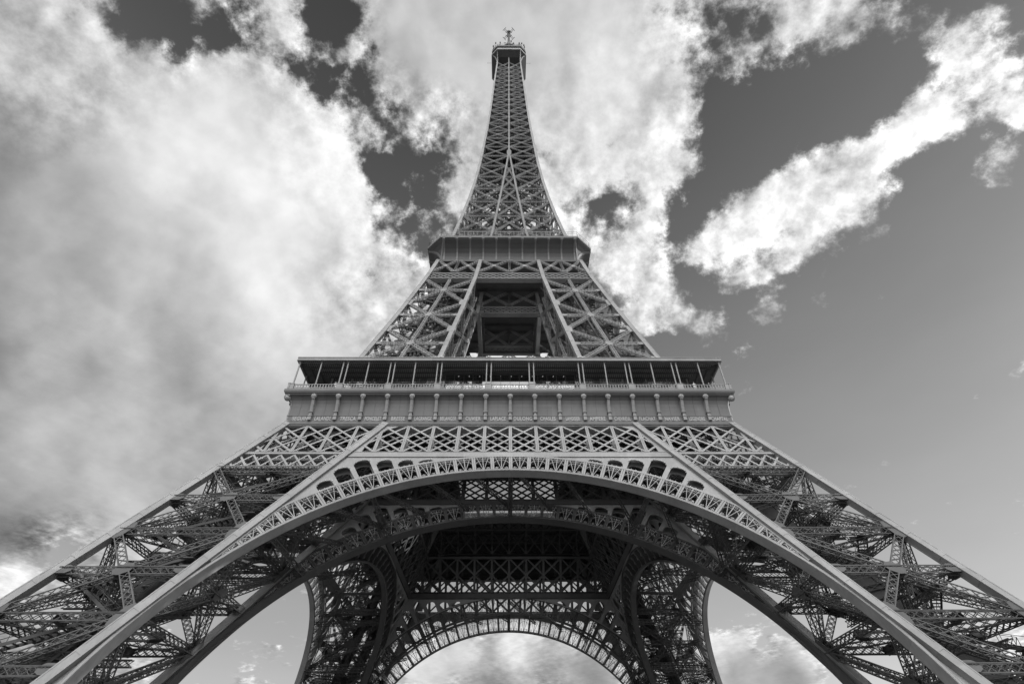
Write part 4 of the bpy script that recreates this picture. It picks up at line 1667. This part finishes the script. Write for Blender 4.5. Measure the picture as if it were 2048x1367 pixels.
    for sx in (-1, 1):
        for sy in (-1, 1):
            am = MB()
            d = nrm((sx, sy, 0))
            e = np.array((-d[1], d[0], 0))
            z = 318.5
            o = np.array((0, 0, z))
            for k in (-.32, .32):
                am.bar(o + d * 0.3 + e * k, o + d * 3.3 + e * k, 0.16, 0.16, (0, 0, 1))
            for r, w in ((1.5, .75), (3.3, 1.15)):
                am.bar(o + d * r - e * w, o + d * r + e * w, 0.18, 0.18, (0, 0, 1))
            am.bar(o + d * 1.0 - (0, 0, 1.4), o + d * 1.0 + (0, 0, 1.4), 0.3, 0.3, (0, 1, 0))
            sub('dipole_arm', am, ma, AERIAL)


summit()


# ------------------------------------------------------------------ strings of small lamps along the ironwork
def bulbs():
    F = plane(Wo)
    pts = []
    wi = lambda z: Wi(z) - 0.6
    hrow = 3.1
    for k in range(-24, 25):
        for sg in (-1, 1):
            for i in range(1, 12):
                z = 45.15 + 6.2 * i / 12
                x = k * PITCH + sg * (z - 45.15) / hrow * PITCH
                if abs(x) < Wo(z) - .6 and abs(abs(x) - Wi(z)) > .6 and i % 3 != 0:
                    pts.append(np.array((x, -Wo(z), z)) - NIN * 0.12 + np.array((0, 0, -.22)))
                z = 42.15 + 2.3 * i / 12
                x = k * PITCH / 2 + sg * (z - 42.15) / 2.3 * PITCH / 2
                if Wi(z) + .6 < abs(x) < Wo(z) - .6 and i in (3, 9):
                    pts.append(np.array((x, -Wo(z), z)) - NIN * 0.12 + np.array((0, 0, -.2)))
    for L in HOLES:
        for i, (x, s) in enumerate(L):
            if i % 2 == 0:
                pts.append(F(x * 0.995, s, -0.05))
    for k in range(-NCELL, NCELL):
        for f in (0.22, 0.78):
            th = (k + f) * CELL
            pts.append(F(*pol(th, R0 + 0.62), -0.10)) if abs(th) < D2R(50) else None
    mb = MB()
    r = 0.095
    for p in pts:
        v = [p + np.array(o) * r for o in ((1, 0, 0), (-1, 0, 0), (0, 1, 0), (0, -1, 0), (0, 0, 1), (0, 0, -1))]
        mb.raw(v, [(0, 2, 4), (2, 1, 4), (1, 3, 4), (3, 0, 4), (2, 0, 5), (1, 2, 5), (3, 1, 5), (0, 3, 5)])
    o = part('light_bulb', mb, BULB)
    o['kind'] = 'stuff'


bulbs()

# ------------------------------------------------------------------ visitors at the railing of the first floor
def skinned(name, verts, edges, radii, mat, parent=None):
    me = bpy.data.meshes.new(name)
    me.from_pydata(verts, edges, [])
    ob = bpy.data.objects.new(name, me)
    COL.objects.link(ob)
    ob.modifiers.new('skin', 'SKIN')
    for i, sv_ in enumerate(me.skin_vertices[0].data):
        sv_.radius = (radii[i], radii[i] * 0.85)
        sv_.use_root = (i == 0)
    ob.modifiers.new('sub', 'SUBSURF').levels = 1
    dg = bpy.context.evaluated_depsgraph_get()
    out = bpy.data.meshes.new_from_object(ob.evaluated_get(dg))
    bpy.data.objects.remove(ob)
    out.materials.clear()
    out.name = name
    return link(name, out, mat, parent)


SKIN_M = paint('skin', 0.42, var=0.05, bump=0, streak=False)
HAIR_M = paint('hair', 0.06, var=0.1, bump=0, streak=False)
CLOTH = [paint('dark_coat', 0.06, var=0.1, streak=False), paint('grey_jacket', 0.22, var=0.1, streak=False), paint('pale_shirt', 0.65, var=0.06, streak=False)]


def person(x, y, face, h, cloth, label, lean=0.0):
    """a standing figure with its hands on the rail"""
    k = h / 1.75
    s = 1.0
    V = [(0, 0, .95), (0, lean * .5, 1.2), (0, lean, 1.42), (0, lean, 1.50), (0, lean - .01, 1.58), (0, lean - .02, 1.68), (0, lean, 1.75),
         (.19, lean, 1.40), (.27, lean - .12, 1.16), (.20, lean - .36, 1.04), (.17, lean - .44, 1.03),
         (-.19, lean, 1.40), (-.27, lean - .12, 1.16), (-.20, lean - .36, 1.04), (-.17, lean - .44, 1.03),
         (.10, 0, .88), (.11, -.02, .48), (.11, .03, .08), (.12, -.12, .03), (-.10, 0, .88), (-.11, -.02, .48), (-.11, .03, .08), (-.12, -.12, .03)]
    E_ = [(0, 1), (1, 2), (2, 3), (3, 4), (4, 5), (5, 6), (2, 7), (7, 8), (8, 9), (9, 10), (2, 11), (11, 12), (12, 13), (13, 14),
          (0, 15), (15, 16), (16, 17), (17, 18), (0, 19), (19, 20), (20, 21), (21, 22)]
    R = [.16, .15, .15, .06, .085, .095, .05, .07, .05, .04, .04, .07, .05, .04, .04, .10, .07, .05, .04, .10, .07, .05, .04]
    V = [tuple(c * k for c in v) for v in V]
    o = skinned('person', V, E_, [r * k for r in R], CLOTH[cloth])
    o.location = (x, y, 57.53)
    o.rotation_euler = (0, 0, face)
    o['label'] = label
    o['category'] = 'person'
    o['group'] = 'visitors at the railing of the lower gallery'
    hd = MB()
    rows = []
    for i in range(9):
        a = math.pi * i / 8
        rows.append([(k * (.092 * math.sin(a) + .002) * math.cos(b) , k * (lean - .02 + (.108 * math.sin(a) + .002) * math.sin(b)), k * (1.635 - .125 * math.cos(a))) for b in np.linspace(0, 2 * math.pi, 15)[:-1]])
    hd.strip(rows)
    hd.prism([np.array((x_, lean - .135, z_)) * k for x_, z_ in ((-.016, 1.60), (.016, 1.60), (0, 1.66))], (0, 1, 0), .04)
    link('face', hd.mesh('face'), SKIN_M, o)
    hr = MB()
    rows = []
    for i in range(6):
        a = math.pi * (0.42 + .58 * i / 5)
        rows.append([(k * (.104 * math.sin(a) + .002) * math.cos(b), k * (lean + .012 + (.116 * math.sin(a) + .002) * math.sin(b)), k * (1.655 - .128 * math.cos(a))) for b in np.linspace(0, 2 * math.pi, 15)[:-1]])
    hr.strip(rows)
    link('hair', hr.mesh('hair'), HAIR_M, o)


for x_, f_, h_, c_, lb_ in ((-27.9, 0.2, 1.84, 2, 'person in a pale shirt behind the balustrade near the left end of the lower gallery'),
                            (-7.6, -0.2, 1.80, 0, 'person in a dark coat before the glazed room, left of its middle'),
                            (6.1, 0.1, 1.78, 1, 'person in a grey jacket before the glazed room, right of its middle'),
                            (29.5, 0.0, 1.86, 2, 'person in a pale shirt by the last single post at the right of the gallery'),
                            (31.9, 0.3, 1.82, 0, 'person in a dark coat near the right corner of the lower gallery'),
                            (32.8, -0.3, 1.74, 1, 'person in a grey jacket standing closest to the right corner post')):
    person(x_, -34.32, f_, h_, c_, lb_)

# ------------------------------------------------------------------ ground
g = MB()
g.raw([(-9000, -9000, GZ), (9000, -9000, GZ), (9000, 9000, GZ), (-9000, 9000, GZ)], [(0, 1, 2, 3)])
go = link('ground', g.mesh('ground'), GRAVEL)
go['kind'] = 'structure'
go['label'] = 'dark gravel esplanade under the tower'
